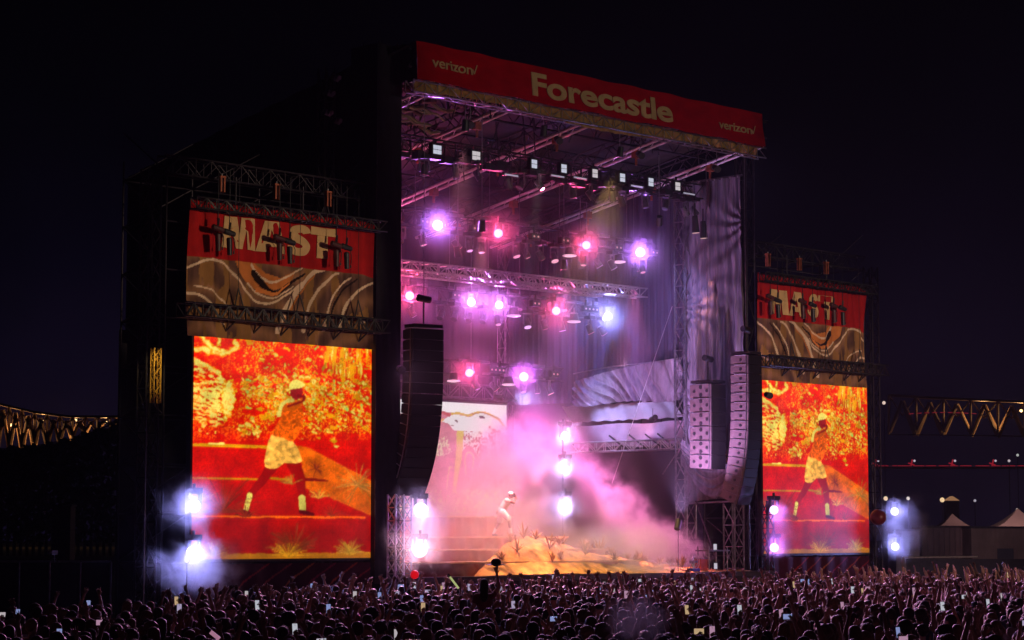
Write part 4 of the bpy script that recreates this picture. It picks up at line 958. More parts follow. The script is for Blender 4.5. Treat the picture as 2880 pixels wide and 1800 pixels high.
where = ['by the top of the slope', 'a little below the top of the slope', 'on the upper ridge', 'on the middle of the ridge', 'on the ridge right of centre', 'far right along the ridge', 'in the dense clump mid slope', 'tallest in the dense clump mid slope', 'right of the dense clump mid slope', 'lower right of the dense clump',
         'on the bare lower sand, left', 'on the bare lower sand, middle', 'on the bare lower sand, right', 'at the front beside the terraces', 'between the terraces and the slope', 'near the white front smoke', 'low on the slope below the clump', 'left of the dense clump', 'lowest at the front terrace edge', 'last along the ridge to the right']
extra = ['beside the left terraces', 'low at the left front', 'behind the raised hat', 'in the front left hollow', 'near the middle front edge', 'half way up the left slope', 'between two clumps', 'under the white mast', 'at the foot of the mast', 'right below the ridge',
         'at the right front edge', 'in the thin right front smoke', 'near the orange case', 'on the flat right end']
for k_, (u_, v_) in enumerate(((4.9, .4), (4.2, .9), (5.8, .6), (6.2, 1.3), (7.6, .4), (7.2, 1.7), (9.7, 2.3), (11.2, 2.4), (11.9, 2.6), (12.9, 2.2), (12.6, .5), (13.9, .6), (14.4, 1.2), (15.2, 1.4))):
    spots.append((u_, v_, random.uniform(.8, 1.2))); where.append(extra[k_])
for i, (u, v, s) in enumerate(spots):
    s *= 1.0
    p = protos[i % 3]; t = p if i < 3 else copy_tree(p)
    t.location = (u, v, hillh(u, v) + .02); t.scale = (s, s, s); t.rotation_euler.z = random.uniform(0, 6.28)
    t['label'] = 'spiky dried plant ' + where[i]; t['group'] = 'dried plants on the stage slope'
    if 10 <= i <= 12 or i == 15:
        for c in t.children:
            if c.name.startswith('leaves'):
                c.data = c.data.copy(); c.data.materials[0] = DARKLEAF

# ---------------------------------------------------------------- people
SKIN = mat('skin', (.26, .13, .09), .5, 0, .15, 12, .05, random_col=[(.30, .16, .11), (.40, .24, .17), (.15, .07, .045), (.34, .2, .14)])
SHIRT = mat('shirt', rough=.85, var=.25, scale=8, bump=.3, sheen=.3, random_col=[(.02, .02, .03), (.10, .10, .12), (.03, .04, .09), (.16, .04, .05), (.05, .05, .05), (.22, .2, .2), (.02, .07, .10), (.10, .06, .10), (.03, .03, .03)])
PANTS = mat('trousers', rough=.85, var=.2, bump=.2, random_col=[(.02, .02, .04), (.04, .05, .09), (.05, .045, .04), (.01, .01, .012)])
SHOE = mat('shoe', (.04, .04, .04), .6)
HAIR = mat('hair', rough=.62, spec=.3, var=.35, scale=60, bump=.5, sheen=.35, stretch=(1, 1, .2), random_col=[(.012, .008, .006), (.03, .017, .01), (.09, .05, .025), (.02, .013, .01), (.16, .10, .05)])
CAPM = mat('cap_cloth', rough=.8, var=.15, bump=.2, sheen=.2, random_col=[(.03, .03, .04), (.25, .23, .22), (.12, .02, .02), (.03, .05, .12)])

def remeshed(parts, voxel, faces, smooth=4):
    mb = MB()
    for p in parts:
        if p[0] == 'c':
            _, a, ra, b, rb = p
            mb.tube(a, b, ra, rb, n=10); mb.ell(a, (ra,) * 3, 10, 6); mb.ell(b, (rb,) * 3, 10, 6)
        else: mb.ell(p[1], p[2], 16, 10, p[3] if len(p) > 3 else None)
    o = mb.build('tmp_body', SHIRT)
    md = o.modifiers.new('r', 'REMESH'); md.mode = 'VOXEL'; md.voxel_size = voxel
    md = o.modifiers.new('s', 'SMOOTH'); md.iterations = smooth; md.factor = .5
    if faces:
        md = o.modifiers.new('d', 'DECIMATE'); md.ratio = 1.0
        dg = bpy.context.evaluated_depsgraph_get(); n = len(o.evaluated_get(dg).data.polygons)
        md.ratio = min(1.0, faces / max(1, n * 1.0) / 1.0)
    dg = bpy.context.evaluated_depsgraph_get()
    me = bpy.data.meshes.new_from_object(o.evaluated_get(dg))
    old = o.data; bpy.data.objects.remove(o); bpy.data.meshes.remove(old)
    me.polygons.foreach_set('use_smooth', [True] * len(me.polygons))
    return me
def hand(parts, wr, d, s, nrm, curl=.3):
    """palm with five bent fingers; d direction of the hand, nrm palm normal, s = +1/-1 thumb side"""
    d = Vector(d).normalized(); nrm = Vector(nrm); nrm = (nrm - d * nrm.dot(d)).normalized(); w_ = d.cross(nrm) * s
    wr = Vector(wr); pc = wr + d * .05
    parts.append(('c', wr, .026, pc, .028)); parts.append(('c', pc + w_ * .02, .018, pc - w_ * .022 + d * .02, .018)); parts.append(('c', wr + d * .02 + w_ * .015, .02, pc + d * .03 + w_ * .018, .018))
    for i, (o_, l) in enumerate(((.034, .070), (.0115, .080), (-.0115, .075), (-.034, .060))):
        a = pc + d * .035 + w_ * o_; b = a + (d + w_ * o_ * 8).normalized() * l * .6 + nrm * curl * .012; c = b + (d + w_ * o_ * 6 + nrm * curl).normalized() * l * .55
        parts.append(('c', a, .0108, b, .0095)); parts.append(('c', b, .0095, c, .0085))
    a = wr + d * .025 + w_ * .03; b = a + (w_ * .8 + d * .7).normalized() * .035; c = b + (w_ * .3 + d).normalized() * .03
    parts.append(('c', a, .013, b, .011)); parts.append(('c', b, .011, c, .009))
ARM = {'down': ((.245, -.02, 1.13), (.235, .09, .90)), 'up': ((.29, .07, 1.60), (.24, .13, 1.86)), 'high': ((.25, .03, 1.68), (.17, .06, 1.94)),
       'phone': ((.24, .20, 1.42), (.10, .34, 1.74)), 'wide': ((.36, .03, 1.58), (.46, .06, 1.82)), 'clap': ((.26, .18, 1.5), (.06, .28, 1.74)), 'hold': ((.25, .16, 1.17), (.08, .3, 1.25))}
def body_parts(L, R, bend=0.0, woman=False, sit=False):
    p = []; sw = .185 if not woman else .165
    def T(v): return Vector(v)
    p += [('e', T((0, 0, 1.00)), (.155, .11, .13)), ('e', T((0, 0, 1.14)), (.135 if woman else .15, .095, .16)), ('e', T((0, .005, 1.30)), (.165 if woman else .185, .115, .17)),
          ('c', T((-sw + .02, -.005, 1.42)), .062, T((sw - .02, -.005, 1.42)), .062), ('c', T((0, -.012, 1.40)), .062, T((0, .012, 1.56)), .052)]
    p += [('e', T((0, .012, 1.655)), (.074, .092, .088)), ('e', T((0, .030, 1.60)), (.058, .066, .07)), ('e', T((0, -.018, 1.675)), (.072, .080, .078)),
          ('e', T((0, .108, 1.632)), (.014, .020, .022)), ('e', T((0, .090, 1.585)), (.026, .016, .012)), ('e', T((0, .088, 1.665)), (.05, .018, .012)),
          ('e', T((-.078, -.005, 1.64)), (.012, .02, .032)), ('e', T((.078, -.005, 1.64)), (.012, .02, .032))]
    for s, k in ((-1, L), (1, R)):
        E, W_ = ARM[k]; E = T((E[0] * s, E[1], E[2])); W_ = T((W_[0] * s, W_[1], W_[2])); S = T((sw * s, -.005, 1.42))
        p += [('c', S, .058, E, .042), ('c', E, .043, W_, .027)]
        d = (W_ - E).normalized()
        nrm = (0, 1, 0) if k in ('up', 'high', 'wide', 'clap') else (-s, 0, 0) if k != 'phone' else (0, -1, .2)
        hand(p, W_, d, -s if nrm == (0, 1, 0) else s, nrm, .9 if k == 'phone' else (.9 if k in ('down', 'hold') else random.Random(int(W_.z * 1000) + s).choice((.1, .2, .6))))
    if sit:
        for s in (-1, 1): p += [('c', T((.09 * s, 0, .96)), .09, T((.12 * s, .34, .92)), .066), ('c', T((.12 * s, .34, .92)), .06, T((.10 * s, .36, .52)), .04), ('c', T((.10 * s, .34, .48)), .038, T((.10 * s, .46, .45)), .032)]
    else:
        for s in (-1, 1): p += [('c', T((.085 * s, 0, .95)), .09, T((.10 * s, .02, .52)), .062), ('c', T((.10 * s, .02, .52)), .058, T((.105 * s, -.01, .10)), .040), ('c', T((.105 * s, -.03, .045)), .04, T((.115 * s, .13, .035)), .034)]
    return p
def classify(me, L, R, shorts, sleeve=.35):
    arms = []
    for s, k in ((-1, L), (1, R)):
        E, W_ = ARM[k]; E = Vector((E[0] * s, E[1], E[2])); W_ = Vector((W_[0] * s, W_[1], W_[2])); arms.append((E, W_ + (W_ - E).normalized() * .16, Vector((.185 * s, 0, 1.42))))
    idx = []
    for pl in me.polygons:
        c = pl.center; k = 1
        if c.z < .075: k = 3
        elif c.z < 1.0 and abs(c.x) < .215: k = 2 if (c.z > .55 or not shorts) else 0
        if c.z > 1.485 and abs(c.x) < .13 and c.y < .15: k = 0
        for E, H, S in arms:
            for A, Bq, rr in ((E, H, .075), (S + (E - S) * (1 - sleeve * 1.3), E, .062)):
                d = Bq - A; tt = max(0, min(1, (c - A).dot(d) / d.length_squared))
                if (c - A - d * tt).length < rr: k = 0
        idx.append(k)
    return idx
def hair_parts(kind):
    h = [('e', Vector((0, -.012, 1.690)), (.086, .098, .082)), ('e', Vector((0, -.045, 1.655)), (.080, .070, .085))]
    if kind == 'long': h += [('e', Vector((0, -.075, 1.56)), (.088, .050, .13)), ('e', Vector((0, -.095, 1.44)), (.085, .042, .14)), ('e', Vector((-.06, -.04, 1.60)), (.03, .05, .1)), ('e', Vector((.06, -.04, 1.60)), (.03, .05, .1))]
    if kind == 'bun': h += [('e', Vector((0, -.075, 1.775)), (.042, .042, .040))]
    if kind == 'tail': h += [('e', Vector((0, -.12, 1.70)), (.03, .04, .03)), ('c', Vector((0, -.14, 1.68)), .03, Vector((0, -.13, 1.45)), .014)]
    if kind == 'curly':
        rs = random.Random(5)
        for _ in range(34):
            a, b = rs.uniform(0, 6.28), rs.uniform(-.3, 1.4)
            h.append(('e', Vector((math.cos(a) * math.cos(b) * .095, -.02 + math.sin(a) * math.cos(b) * .095 - .01, 1.69 + math.sin(b) * .085)), (.036, .036, .036)))
    if kind == 'bob': h += [('e', Vector((0, -.05, 1.60)), (.098, .068, .09))]
    return h
def cap_mesh(back=False):
    mb = MB(); n, m = 20, 8; vs = []; fs = []
    for j in range(m + 1):
        th = math.pi / 2 * j / m
        for i in range(n): ph = 2 * math.pi * i / n; vs.append((.09 * math.sin(th) * math.cos(ph), -.008 + .104 * math.sin(th) * math.sin(ph), 1.685 + .09 * math.cos(th)))
    for j in range(m):
        for i in range(n):
            a, b = j * n + i, j * n + (i + 1) % n; fs.append((a, a + n, b + n, b) if j else (a, a + n, b + n))
    mb.add(vs, fs, 0, True)
    s = -1 if back else 1
    def brim(a, b):
        ang = (a - .5) * 2.3; r = .1 + .075 * b * math.cos((a - .5) * 2.4)
        return (.092 * math.sin(ang) * (1 + .25 * b), s * (.088 * math.cos(ang) + .08 * b * math.cos((a - .5) * 2.2)), 1.685 - .012 * b)
    mb.grid(brim, 12, 4); mb.grid(lambda a, b: tuple(Vector(brim(a, 1 - b)) - Vector((0, 0, .006))), 12, 4); mb.ell((0, -.008, 1.777), (.012, .012, .008), 8, 4)
    me = mb.build('cap', CAPM); d = me.data; bpy.data.objects.remove(me); return d
variants = []
spec = [('down', 'down', 'short', 0, 1), ('up', 'up', 'short', 0, 0), ('phone', 'phone', 'long', 1, 1), ('down', 'high', 'tail', 1, 0), ('high', 'down', 'cap', 0, 1), ('clap', 'clap', 'bob', 1, 0),
        ('down', 'down', 'long', 1, 0), ('hold', 'down', 'curly', 0, 1), ('wide', 'up', 'bun', 1, 0), ('down', 'phone', 'capback', 0, 0), ('up', 'hold', 'short', 0, 1), ('high', 'high', 'long', 1, 1)]
for (L, R_, hr, wm, sh) in spec:
    me = remeshed(body_parts(L, R_, woman=bool(wm)), .0100, 11000, 3)
    me.materials.clear()
    for m_ in (SKIN, SHIRT, PANTS, SHOE): me.materials.append(m_)
    idx = classify(me, L, R_, sh)
    me.polygons.foreach_set('material_index', idx); me.name = 'person_body'
    if hr.startswith('cap'):
        hm = cap_mesh(hr == 'capback'); hname = 'cap'
    else:
        hm = remeshed(hair_parts(hr), .011, 1100, 2); hm.materials.clear(); hm.materials.append(HAIR); hname = 'hair'
    variants.append((me, hm, hname, (L, R_), hr))
# far versions as arrays: verts, faces, colour class per vertex
def lowpoly(me, hm, n):
    V = []; F = []; K = []; base = 0
    for m_, cnt, hair in ((me, n, False), (hm, max(60, n // 5), True)):
        o = bpy.data.objects.new('t', m_.copy()); sc.collection.objects.link(o)
        md = o.modifiers.new('d', 'DECIMATE'); md.ratio = min(1, cnt / len(m_.polygons))
        md2 = o.modifiers.new('t', 'TRIANGULATE')
        dg = bpy.context.evaluated_depsgraph_get(); e = bpy.data.meshes.new_from_object(o.evaluated_get(dg))
        v = np.empty(len(e.vertices) * 3, np.float32); e.vertices.foreach_get('co', v); v = v.reshape(-1, 3)
        f = np.empty(len(e.polygons) * 3, np.int32); e.polygons.foreach_get('vertices', f); f = f.reshape(-1, 3)
        mi = np.empty(len(e.polygons), np.int32); e.polygons.foreach_get('material_index', mi)
        k = np.zeros(len(v), np.int32); k[f.ravel()] = np.repeat(mi, 3)
        if hair: k[:] = 4
        V.append(v); F.append(f + base); K.append(k); base += len(v)
        dd = o.data; bpy.data.objects.remove(o); bpy.data.meshes.remove(dd); bpy.data.meshes.remove(e)
    return np.concatenate(V), np.concatenate(F), np.concatenate(K)
far = [lowpoly(a, b, 760) for a, b, *_ in variants]

# crowd places: jittered rows in the camera's own sector of the field, up to the barrier in front of the stage
rng = np.random.RandomState(17)
fwd = Vector((-math.sin(RAD(YAW)), math.cos(RAD(YAW)))); rgt = Vector((math.cos(RAD(YAW)), math.sin(RAD(YAW))))
GZ = -.3; people = []; D = 20.3; row = 0
while D < 84:
    half = D * 1440 / FPX * (1.07 if D < 27 else 1.32) + .8; nx = int(2 * half / .60)
    for i in range(nx):
        x = -half + (i + .5 * (row % 2)) * .60 + rng.uniform(-.16, .16); d = D + rng.uniform(-.16, .16)
        P = Vector((CAM.x, CAM.y)) + fwd * d + rgt * x
        if P.y > -6.6 + .35 * math.sin(P.x * .8) - .6 * max(0, -9 - P.x): continue
        if rng.rand() < .06: continue
        people.append((d, x, P.x, P.y))
    D += .60; row += 1
people.sort()
def face_dir(px, py): return math.atan2(2 - py, 8.5 - px) - math.pi / 2
NEAR = 300
words_hair = {'short': 'short dark hair', 'long': 'long hair', 'tail': 'a ponytail', 'bob': 'chin length hair', 'bun': 'a hair bun', 'curly': 'round curly hair', 'cap': 'a cap', 'capback': 'a backwards cap'}
words_arm = {('down', 'down'): 'arms down', ('up', 'up'): 'both arms raised', ('phone', 'phone'): 'phone in both hands', ('down', 'high'): 'right arm high', ('high', 'down'): 'left arm high', ('clap', 'clap'): 'clapping overhead',
             ('hold', 'down'): 'one arm bent in front', ('wide', 'up'): 'arms spread up wide', ('down', 'phone'): 'phone in one hand', ('up', 'hold'): 'the left arm up', ('high', 'high'): 'both arms straight up'}
pw_near = np.array([.36, .01, .02, .02, .03, .01, .27, .20, .005, .03, .03, .015]); pw_near /= pw_near.sum()
pw_far = np.array([.20, .07, .13, .06, .06, .07, .15, .10, .03, .07, .03, .03]); pw_far /= pw_far.sum()
phone_spots = []
SHOULD = at(1362, 1690, 40.0)
near_people = []
def keep_clear(x, y): return (Vector((x, y)) - Vector((SHOULD.x, SHOULD.y))).length < .45
for i, (d, x, px, py) in enumerate(people[:NEAR]):
    k = int(rng.choice(12, p=pw_near)); me, hm, hn, arms, hr = variants[k]
    s = rng.uniform(.90, 1.03); rz = face_dir(px, py) + rng.normal(0, .28)
    o = bpy.data.objects.new('person', me); sc.collection.objects.link(o)
    o.location = (px, py, GZ); o.scale = (s * rng.uniform(.95, 1.12), s * rng.uniform(.95, 1.1), s); o.rotation_euler = (0, 0, rz)
    q7 = x / d; side = ('far left', 'left', 'left of centre', 'centre', 'right of centre', 'right', 'far right')[int(min(6, max(0, (q7 + .235) / .067)))]
    fb = ('first', 'second', 'third', 'fourth', 'fifth', 'sixth', 'seventh', 'eighth', 'ninth', 'tenth', 'eleventh', 'twelfth', 'thirteenth', 'fourteenth')[int(min(13, max(0, (d - 20.0) / .6)))] + ' row'
    tag(o, 'spectator with %s, %s, %s of the %s' % (words_hair[hr], words_arm[arms], side, fb), 'person', 'spectators standing in the near crowd')
    h = bpy.data.objects.new(hn, hm); sc.collection.objects.link(h); h.parent = o
    if 'phone' in arms and d > 23.5: phone_spots.append((px, py, rz, s, arms, d))
FV, FF, FC = [], [], []; base = 0
shirt_cols = np.array([(.02, .02, .03), (.10, .10, .12), (.03, .04, .09), (.16, .04, .05), (.30, .28, .28), (.02, .05, .12), (.10, .06, .14), (.2, .12, .08), (.4, .38, .42)])
skin_cols = np.array([(.34, .19, .13), (.46, .29, .21), (.16, .08, .05), (.42, .25, .18)]); hair_cols = np.array([(.015, .01, .008), (.03, .017, .01), (.12, .07, .035), (.2, .13, .07)])
for (d, x, px, py) in people[NEAR:]:
    if keep_clear(px, py): continue
    far_t = min(1, max(0, (d - 32 - 6 * (x < 0)) / 22)); k = int(rng.choice(12, p=pw_near * (1 - far_t) + pw_far * far_t)); v, f, kk = far[k]
    s = rng.uniform(.87, 1.02); rz = face_dir(px, py) + rng.normal(0, .25); c_, s_ = math.cos(rz), math.sin(rz)
    v2 = np.empty_like(v); v2[:, 0] = px + s * 1.04 * (c_ * v[:, 0] - s_ * v[:, 1]); v2[:, 1] = py + s * 1.04 * (s_ * v[:, 0] + c_ * v[:, 1]); v2[:, 2] = v[:, 2] * s + GZ
    pal = np.array([skin_cols[rng.randint(4)], shirt_cols[rng.randint(9)], (.04, .045, .07), (.05, .05, .05), hair_cols[rng.randint(4)]])
    FV.append(v2); FF.append(f + base); FC.append(pal[kk]); base += len(v)
    if 'phone' in spec[k][:2] and rng.rand() < .75: phone_spots.append((px, py, rz, s, spec[k][:2], d))
FV = np.concatenate(FV).astype(np.float32); FF = np.concatenate(FF).astype(np.int32); FC = np.concatenate(FC).astype(np.float32)
me = bpy.data.meshes.new('crowd'); me.vertices.add(len(FV)); me.vertices.foreach_set('co', FV.ravel())
me.loops.add(FF.size); me.loops.foreach_set('vertex_index', FF.ravel()); me.polygons.add(len(FF)); me.polygons.foreach_set('loop_start', np.arange(0, FF.size, 3, dtype=np.int32))
me.update(calc_edges=True); me.validate()
a = me.color_attributes.new('paint', 'FLOAT_COLOR', 'POINT'); c4 = np.ones((len(FV), 4), np.float32); c4[:, :3] = FC; a.data.foreach_set('color', c4.ravel())
me.polygons.foreach_set('use_smooth', np.ones(len(me.polygons), bool))
me.materials.append(mat('crowd_cloth', attr='paint', rough=.6, var=.2, scale=20, bump=.1, sheen=.15))
crowd = bpy.data.objects.new('crowd', me); sc.collection.objects.link(crowd)
tag(crowd, 'dense far crowd with raised arms packed up to the front of the stage', 'crowd', None, 'stuff')

# phones
def lateral(px, py):
    v_ = Vector((px - CAM.x, py - CAM.y)); q = v_.dot(rgt) / v_.dot(fwd) * FPX + 1440
    for lim, nm in ((250, 'left bridge'), (500, 'dark left tower'), (760, 'left half of the left screen'), (1060, 'right half of the left screen'), (1300, 'black line array'), (1500, 'singer'), (1750, 'sand slope'), (2100, 'grey side drape'), (2460, 'right screen')):
        if q < lim: return nm
    return 'right bridge'
random.seed(3); rng2 = np.random.RandomState(5)
PH = []
for c in ((.62, .64, .72), (.50, .42, .62), (.62, .55, .58), (.30, .36, .70), (.55, .30, .45), (.66, .45, .25)):
    PH.append(emat('phone_glow_%d' % len(PH), c, .7))
proto = {}
def phone(px, py, rz, s, arms, d, wide=False):
    t = thing('phone', 'x', 'phone', (0, 0, 0), 'phones held up in the crowd')
    both = arms[0] == 'phone' and arms[1] == 'phone'
    lx = 0.0 if both else (.09 if arms[1] == 'phone' else -.09)
    p = Vector((lx * s, .38 * s, 1.84 * s)); c_, s_ = math.cos(rz), math.sin(rz)
    t.location = (px + c_ * p.x - s_ * p.y, py + s_ * p.x + c_ * p.y, p.z + GZ); t.rotation_euler = (RAD(-8), RAD(90) * wide, rz + .35)
    k = rng2.randint(len(PH))
    if ('b',) not in proto:
        mb = MB(); mb.box((0, .006, 0), (.082, .010, .165)); o = mb.build('case', BLACK, t); proto[('b',)] = o.data
    else: o = bpy.data.objects.new('case', proto[('b',)]); sc.collection.objects.link(o); o.parent = t
    if k not in proto:
        mb = MB(); mb.box((0, -.001, 0), (.074, .003, .152)); o = mb.build('screen_face', PH[k], t); proto[k] = o.data
    else: o = bpy.data.objects.new('screen_face', proto[k]); sc.collection.objects.link(o); o.parent = t
    band = 'nearest' if d < 28 else 'middle' if d < 45 else 'farthest'
    t['label'] = '%s phone screen in the %s crowd, below the %s' % (('white', 'violet', 'pale pink', 'blue', 'pink', 'amber')[k], band, lateral(px, py))
    if wide: t['label'] = t['label'].replace('phone', 'sideways phone')
for ps in phone_spots[:40] + phone_spots[40::2][:90]:
    phone(*ps, wide=bool(rng2.rand() < .3))

# the person riding on shoulders with an arm up, and the one who carries
me = remeshed(body_parts('down', 'up', woman=True, sit=True), .0105, 8000, 3); me.materials.clear()
for m_ in (SKIN, SHIRT, PANTS, SHOE): me.materials.append(m_)
me.polygons.foreach_set('material_index', classify(me, 'down', 'up', True))
rz0 = face_dir(SHOULD.x, SHOULD.y); zsit = .36
o = bpy.data.objects.new('person', me); sc.collection.objects.link(o); o.location = (SHOULD.x, SHOULD.y, zsit); o.rotation_euler = (0, 0, rz0); o.scale = (.9, .9, .9)
tag(o, 'long haired person riding on shoulders above the crowd with right arm raised', 'person')
h = bpy.data.objects.new('hair', variants[6][1]); sc.collection.objects.link(h); h.parent = o
fd = Vector((-math.sin(rz0), math.cos(rz0), 0))
o = bpy.data.objects.new('person', variants[0][0]); sc.collection.objects.link(o); o.location = Vector((SHOULD.x, SHOULD.y, GZ)) + fd * .14; o.rotation_euler = (0, 0, rz0); o.scale = (.95, .95, .93)
tag(o, 'spectator carrying a long haired person on the shoulders', 'person')
h = bpy.data.objects.new('hair', variants[0][1]); sc.collection.objects.link(h); h.parent = o
t = thing('hat', 'dark hat held up in the raised hand of the person on shoulders', 'hat', (0, 0, 0))
hp = Matrix.Rotation(rz0, 3, 'Z') @ Vector((.20, .15, 1.835)); t.location = Vector((SHOULD.x, SHOULD.y, zsit)) + hp
mb = MB(); mb.ell((0, 0, .04), (.09, .10, .075)); mb.build('crown', BLACK, t); mb = MB(); mb.ell((0, 0, 0), (.18, .19, .014), 18, 6); mb.build('brim', BLACK, t)

# red beach ball, red sphere, glow sticks
def ball(px, py, D, R, col, label, m=None, name='beach_ball'):
    p = at(px, py, D); mb = MB(); mb.ell((0, 0, 0), (R, R, R), 28, 18)
    t = thing(name, label, 'ball', p); mb.build('skin', m or mat('ball_%d' % int(px), col, .3, 0, .12, 3, .05), t)
    mb = MB(); mb.tube((0, 0, R * .99), (0, 0, R * 1.05), .03, n=8); mb.build('valve', BLACK, t); return t
t = ball(1166, 1616, 46, .088, (.75, .02, .02), 'small bright red balloon floating over the crowd in front of the stage edge', mat('emissive_balloon', (.7, .01, .015), .35, 0, 0, 1, 0, emit=(.55, .005, .01), es=1.0), 'balloon')  # brightness of the red skin comes from emission in its colour
ball(2470, 1455, 78, .28, (.16, .02, .02), 'dark red beach ball in the air right of the right screen')
for (p0, p1, D, lab) in (((1265, 1622), (1290, 1655), 42, 'green white foam stick raised slanting in the middle of the crowd'), ((592, 1777), (617, 1797), 21.5, 'pink foam stick raised slanting in the lower left crowd')):
    a, b = at(*p0, D), at(*p1, D); mb = MB(); mb.tube((0, 0, 0), b - a, .02, n=8)
    t = thing('glow_stick', lab, 'glow stick', a); mb.build('tube', emat('stick_%d' % p0[0], (.35, .40, .16) if p0[0] > 1000 else (.35, .16, .24)), t)
    mb = MB(); mb.tube((0, 0, 0), (a - b).normalized() * .06, .024, n=8); mb.build('grip', BLACK, t)

# the singer
def singer():
    org = Vector((7.60, 3.05, 2.665)); t = thing('person', 'singer in white cap and white shorts striding across the terrace with microphone at the mouth', 'person', org)
    r = Vector((rgt.x, rgt.y, 0)); f = Vector((fwd.x, fwd.y, 0))
    def Q(x, z, y=0.0): return r * x + f * y + Vector((0, 0, z))
    S = 1.0
    p = [('e', Q(-.03, .82), (.13, .13, .12)), ('c', Q(-.03, .86), .115, Q(.08, 1.02), .115), ('c', Q(.08, 1.02), .12, Q(.14, 1.12), .125),
         ('c', Q(.12, 1.18, -.14), .06, Q(.12, 1.18, .14), .06), ('c', Q(.15, 1.18), .055, Q(.23, 1.28), .048),
         ('e', Q(.27, 1.36), (.088, .088, .10)), ('e', Q(.29, 1.31), (.055, .055, .06)), ('e', Q(.355, 1.35), (.018, .018, .02)), ('e', Q(.34, 1.30), (.02, .02, .012)), ('e', Q(.25, 1.35, -.09), (.015, .01, .03)), ('e', Q(.25, 1.35, .09), (.015, .01, .03)),
         ('c', Q(.13, 1.17, -.17), .055, Q(.37, 1.10, -.20), .042), ('c', Q(.37, 1.10, -.20), .042, Q(.42, 1.28, -.06), .03),
         ('c', Q(.10, 1.17, .17), .055, Q(-.08, 1.02, .25), .042), ('c', Q(-.08, 1.02, .25), .042, Q(-.14, .84, .27), .03),
         ('c', Q(-.05, .80, .09), .095, Q(-.09, .46, .10), .065), ('c', Q(-.09, .46, .10), .06, Q(-.31, .10, .10), .042), ('c', Q(-.32, .05, .10), .04, Q(-.22, .035, .10), .035),
         ('c', Q(-.01, .80, -.09), .095, Q(.20, .54, -.10), .068), ('c', Q(.20, .54, -.10), .062, Q(.26, .12, -.10), .042), ('c', Q(.26, .05, -.10), .042, Q(.39, .035, -.10), .035)]
    hand(p, Q(.42, 1.28, -.06), Q(-.02, .10, .02), 1, Q(-1, 0), 1.2); hand(p, Q(-.14, .84, .27), Q(-.05, -.1), 1, Q(.5, 0, -1), .6)
    me = remeshed(p, .0125, 7000, 3); me.name = 'person_body'; me.materials.clear(); me.materials.append(mat('singer_skin', (.20, .055, .045), .45, 0, .1, 9, .05))
    o = bpy.data.objects.new('body', me); sc.collection.objects.link(o); o.parent = t
    def child(nm, parts, m, vox=.013):
        q = remeshed(parts, vox, 2400, 2); q.materials.clear(); q.materials.append(m); c = bpy.data.objects.new(nm, q); sc.collection.objects.link(c); c.parent = t
    WHC = mat('white_cloth', (.80, .78, .74), .8, 0, .1, 8, .3)
    child('shorts', [('c', Q(-.04, .86), .14, Q(-.03, .78), .15), ('c', Q(-.05, .78, .09), .125, Q(-.09, .52, .10), .115), ('c', Q(0, .78, -.09), .125, Q(.165, .59, -.10), .115)], WHC)
    child('shirt', [('c', Q(-.02, .92), .128, Q(.09, 1.05), .135), ('c', Q(.09, 1.05), .135, Q(.14, 1.13), .14), ('c', Q(.12, 1.185, -.14), .072, Q(.12, 1.185, .14), .072), ('c', Q(.13, 1.17, -.17), .068, Q(.22, 1.145, -.18), .064), ('c', Q(.10, 1.17, .17), .068, Q(.04, 1.12, .19), .064)], mat('cream_cloth', (.72, .60, .48), .8, 0, .25, 9, .4))
    child('cap', [('e', Q(.265, 1.405), (.098, .098, .066)), ('c', Q(.34, 1.40, .03), .02, Q(.40, 1.385, 0), .018), ('c', Q(.34, 1.40, -.03), .02, Q(.40, 1.385, 0), .018)], WHC)
    child('sock', [('c', Q(-.24, .22, .10), .052, Q(-.31, .08, .10), .05)], WHC); child('sock', [('c', Q(.245, .24, -.10), .054, Q(.262, .09, -.10), .05)], WHC)
    SH = mat('dark_shoe', (.05, .02, .06), .5)
    child('shoe', [('c', Q(-.325, .045, .10), .047, Q(-.21, .035, .10), .04)], SH); child('shoe', [('c', Q(.25, .045, -.10), .048, Q(.40, .035, -.10), .042)], SH)
    m_ = thing('microphone', 'small dark microphone held to the mouth of the singer', 'microphone', org + Q(.375, 1.32, -.045))
    mb = MB(); mb.tube((0, 0, 0), Q(.09, -.07, -.03), .016, .012, n=8); mb.build('handle', BLACK, m_); mb = MB(); mb.ell((0, 0, 0), (.026, .026, .026), 10, 8); mb.build('mesh_head', STEEL, m_)
singer()

# ---------------------------------------------------------------- surroundings: fences, tents, bridges
t = thing('barrier_fence', 'dark solid fence with a pale top rail left of the stage', 'fence', at(150, 1700, 58))
B = t.location.copy(); P0, P1 = at(-120, 1700, 62), at(310, 1700, 62)
P0.z = P1.z = 0; B.z = 0; t.location = B
ztop = at(150, 1582, 62).z
mb = MB(); d = (P1 - P0); nrm_ = Vector((-d.y, d.x, 0)).normalized() * .04
mb.prism([P0 + Vector((0, 0, .05)), P1 + Vector((0, 0, .05)), P1 + Vector((0, 0, ztop)), P0 + Vector((0, 0, ztop))], (0, 0, 0), nrm_); mb.build('fence_panel', SCRIM, t, B)
mb = MB(); mb.tube(P0 + Vector((0, 0, ztop + .03)), P1 + Vector((0, 0, ztop + .03)), .03); mb.build('top_rail', ALU, t, B)
for k in range(6):
    q = P0.lerp(P1, k / 5); mb = MB(); mb.tube(q, q + Vector((0, 0, ztop + .02)), .035); mb.build('post', STEEL, t, B)
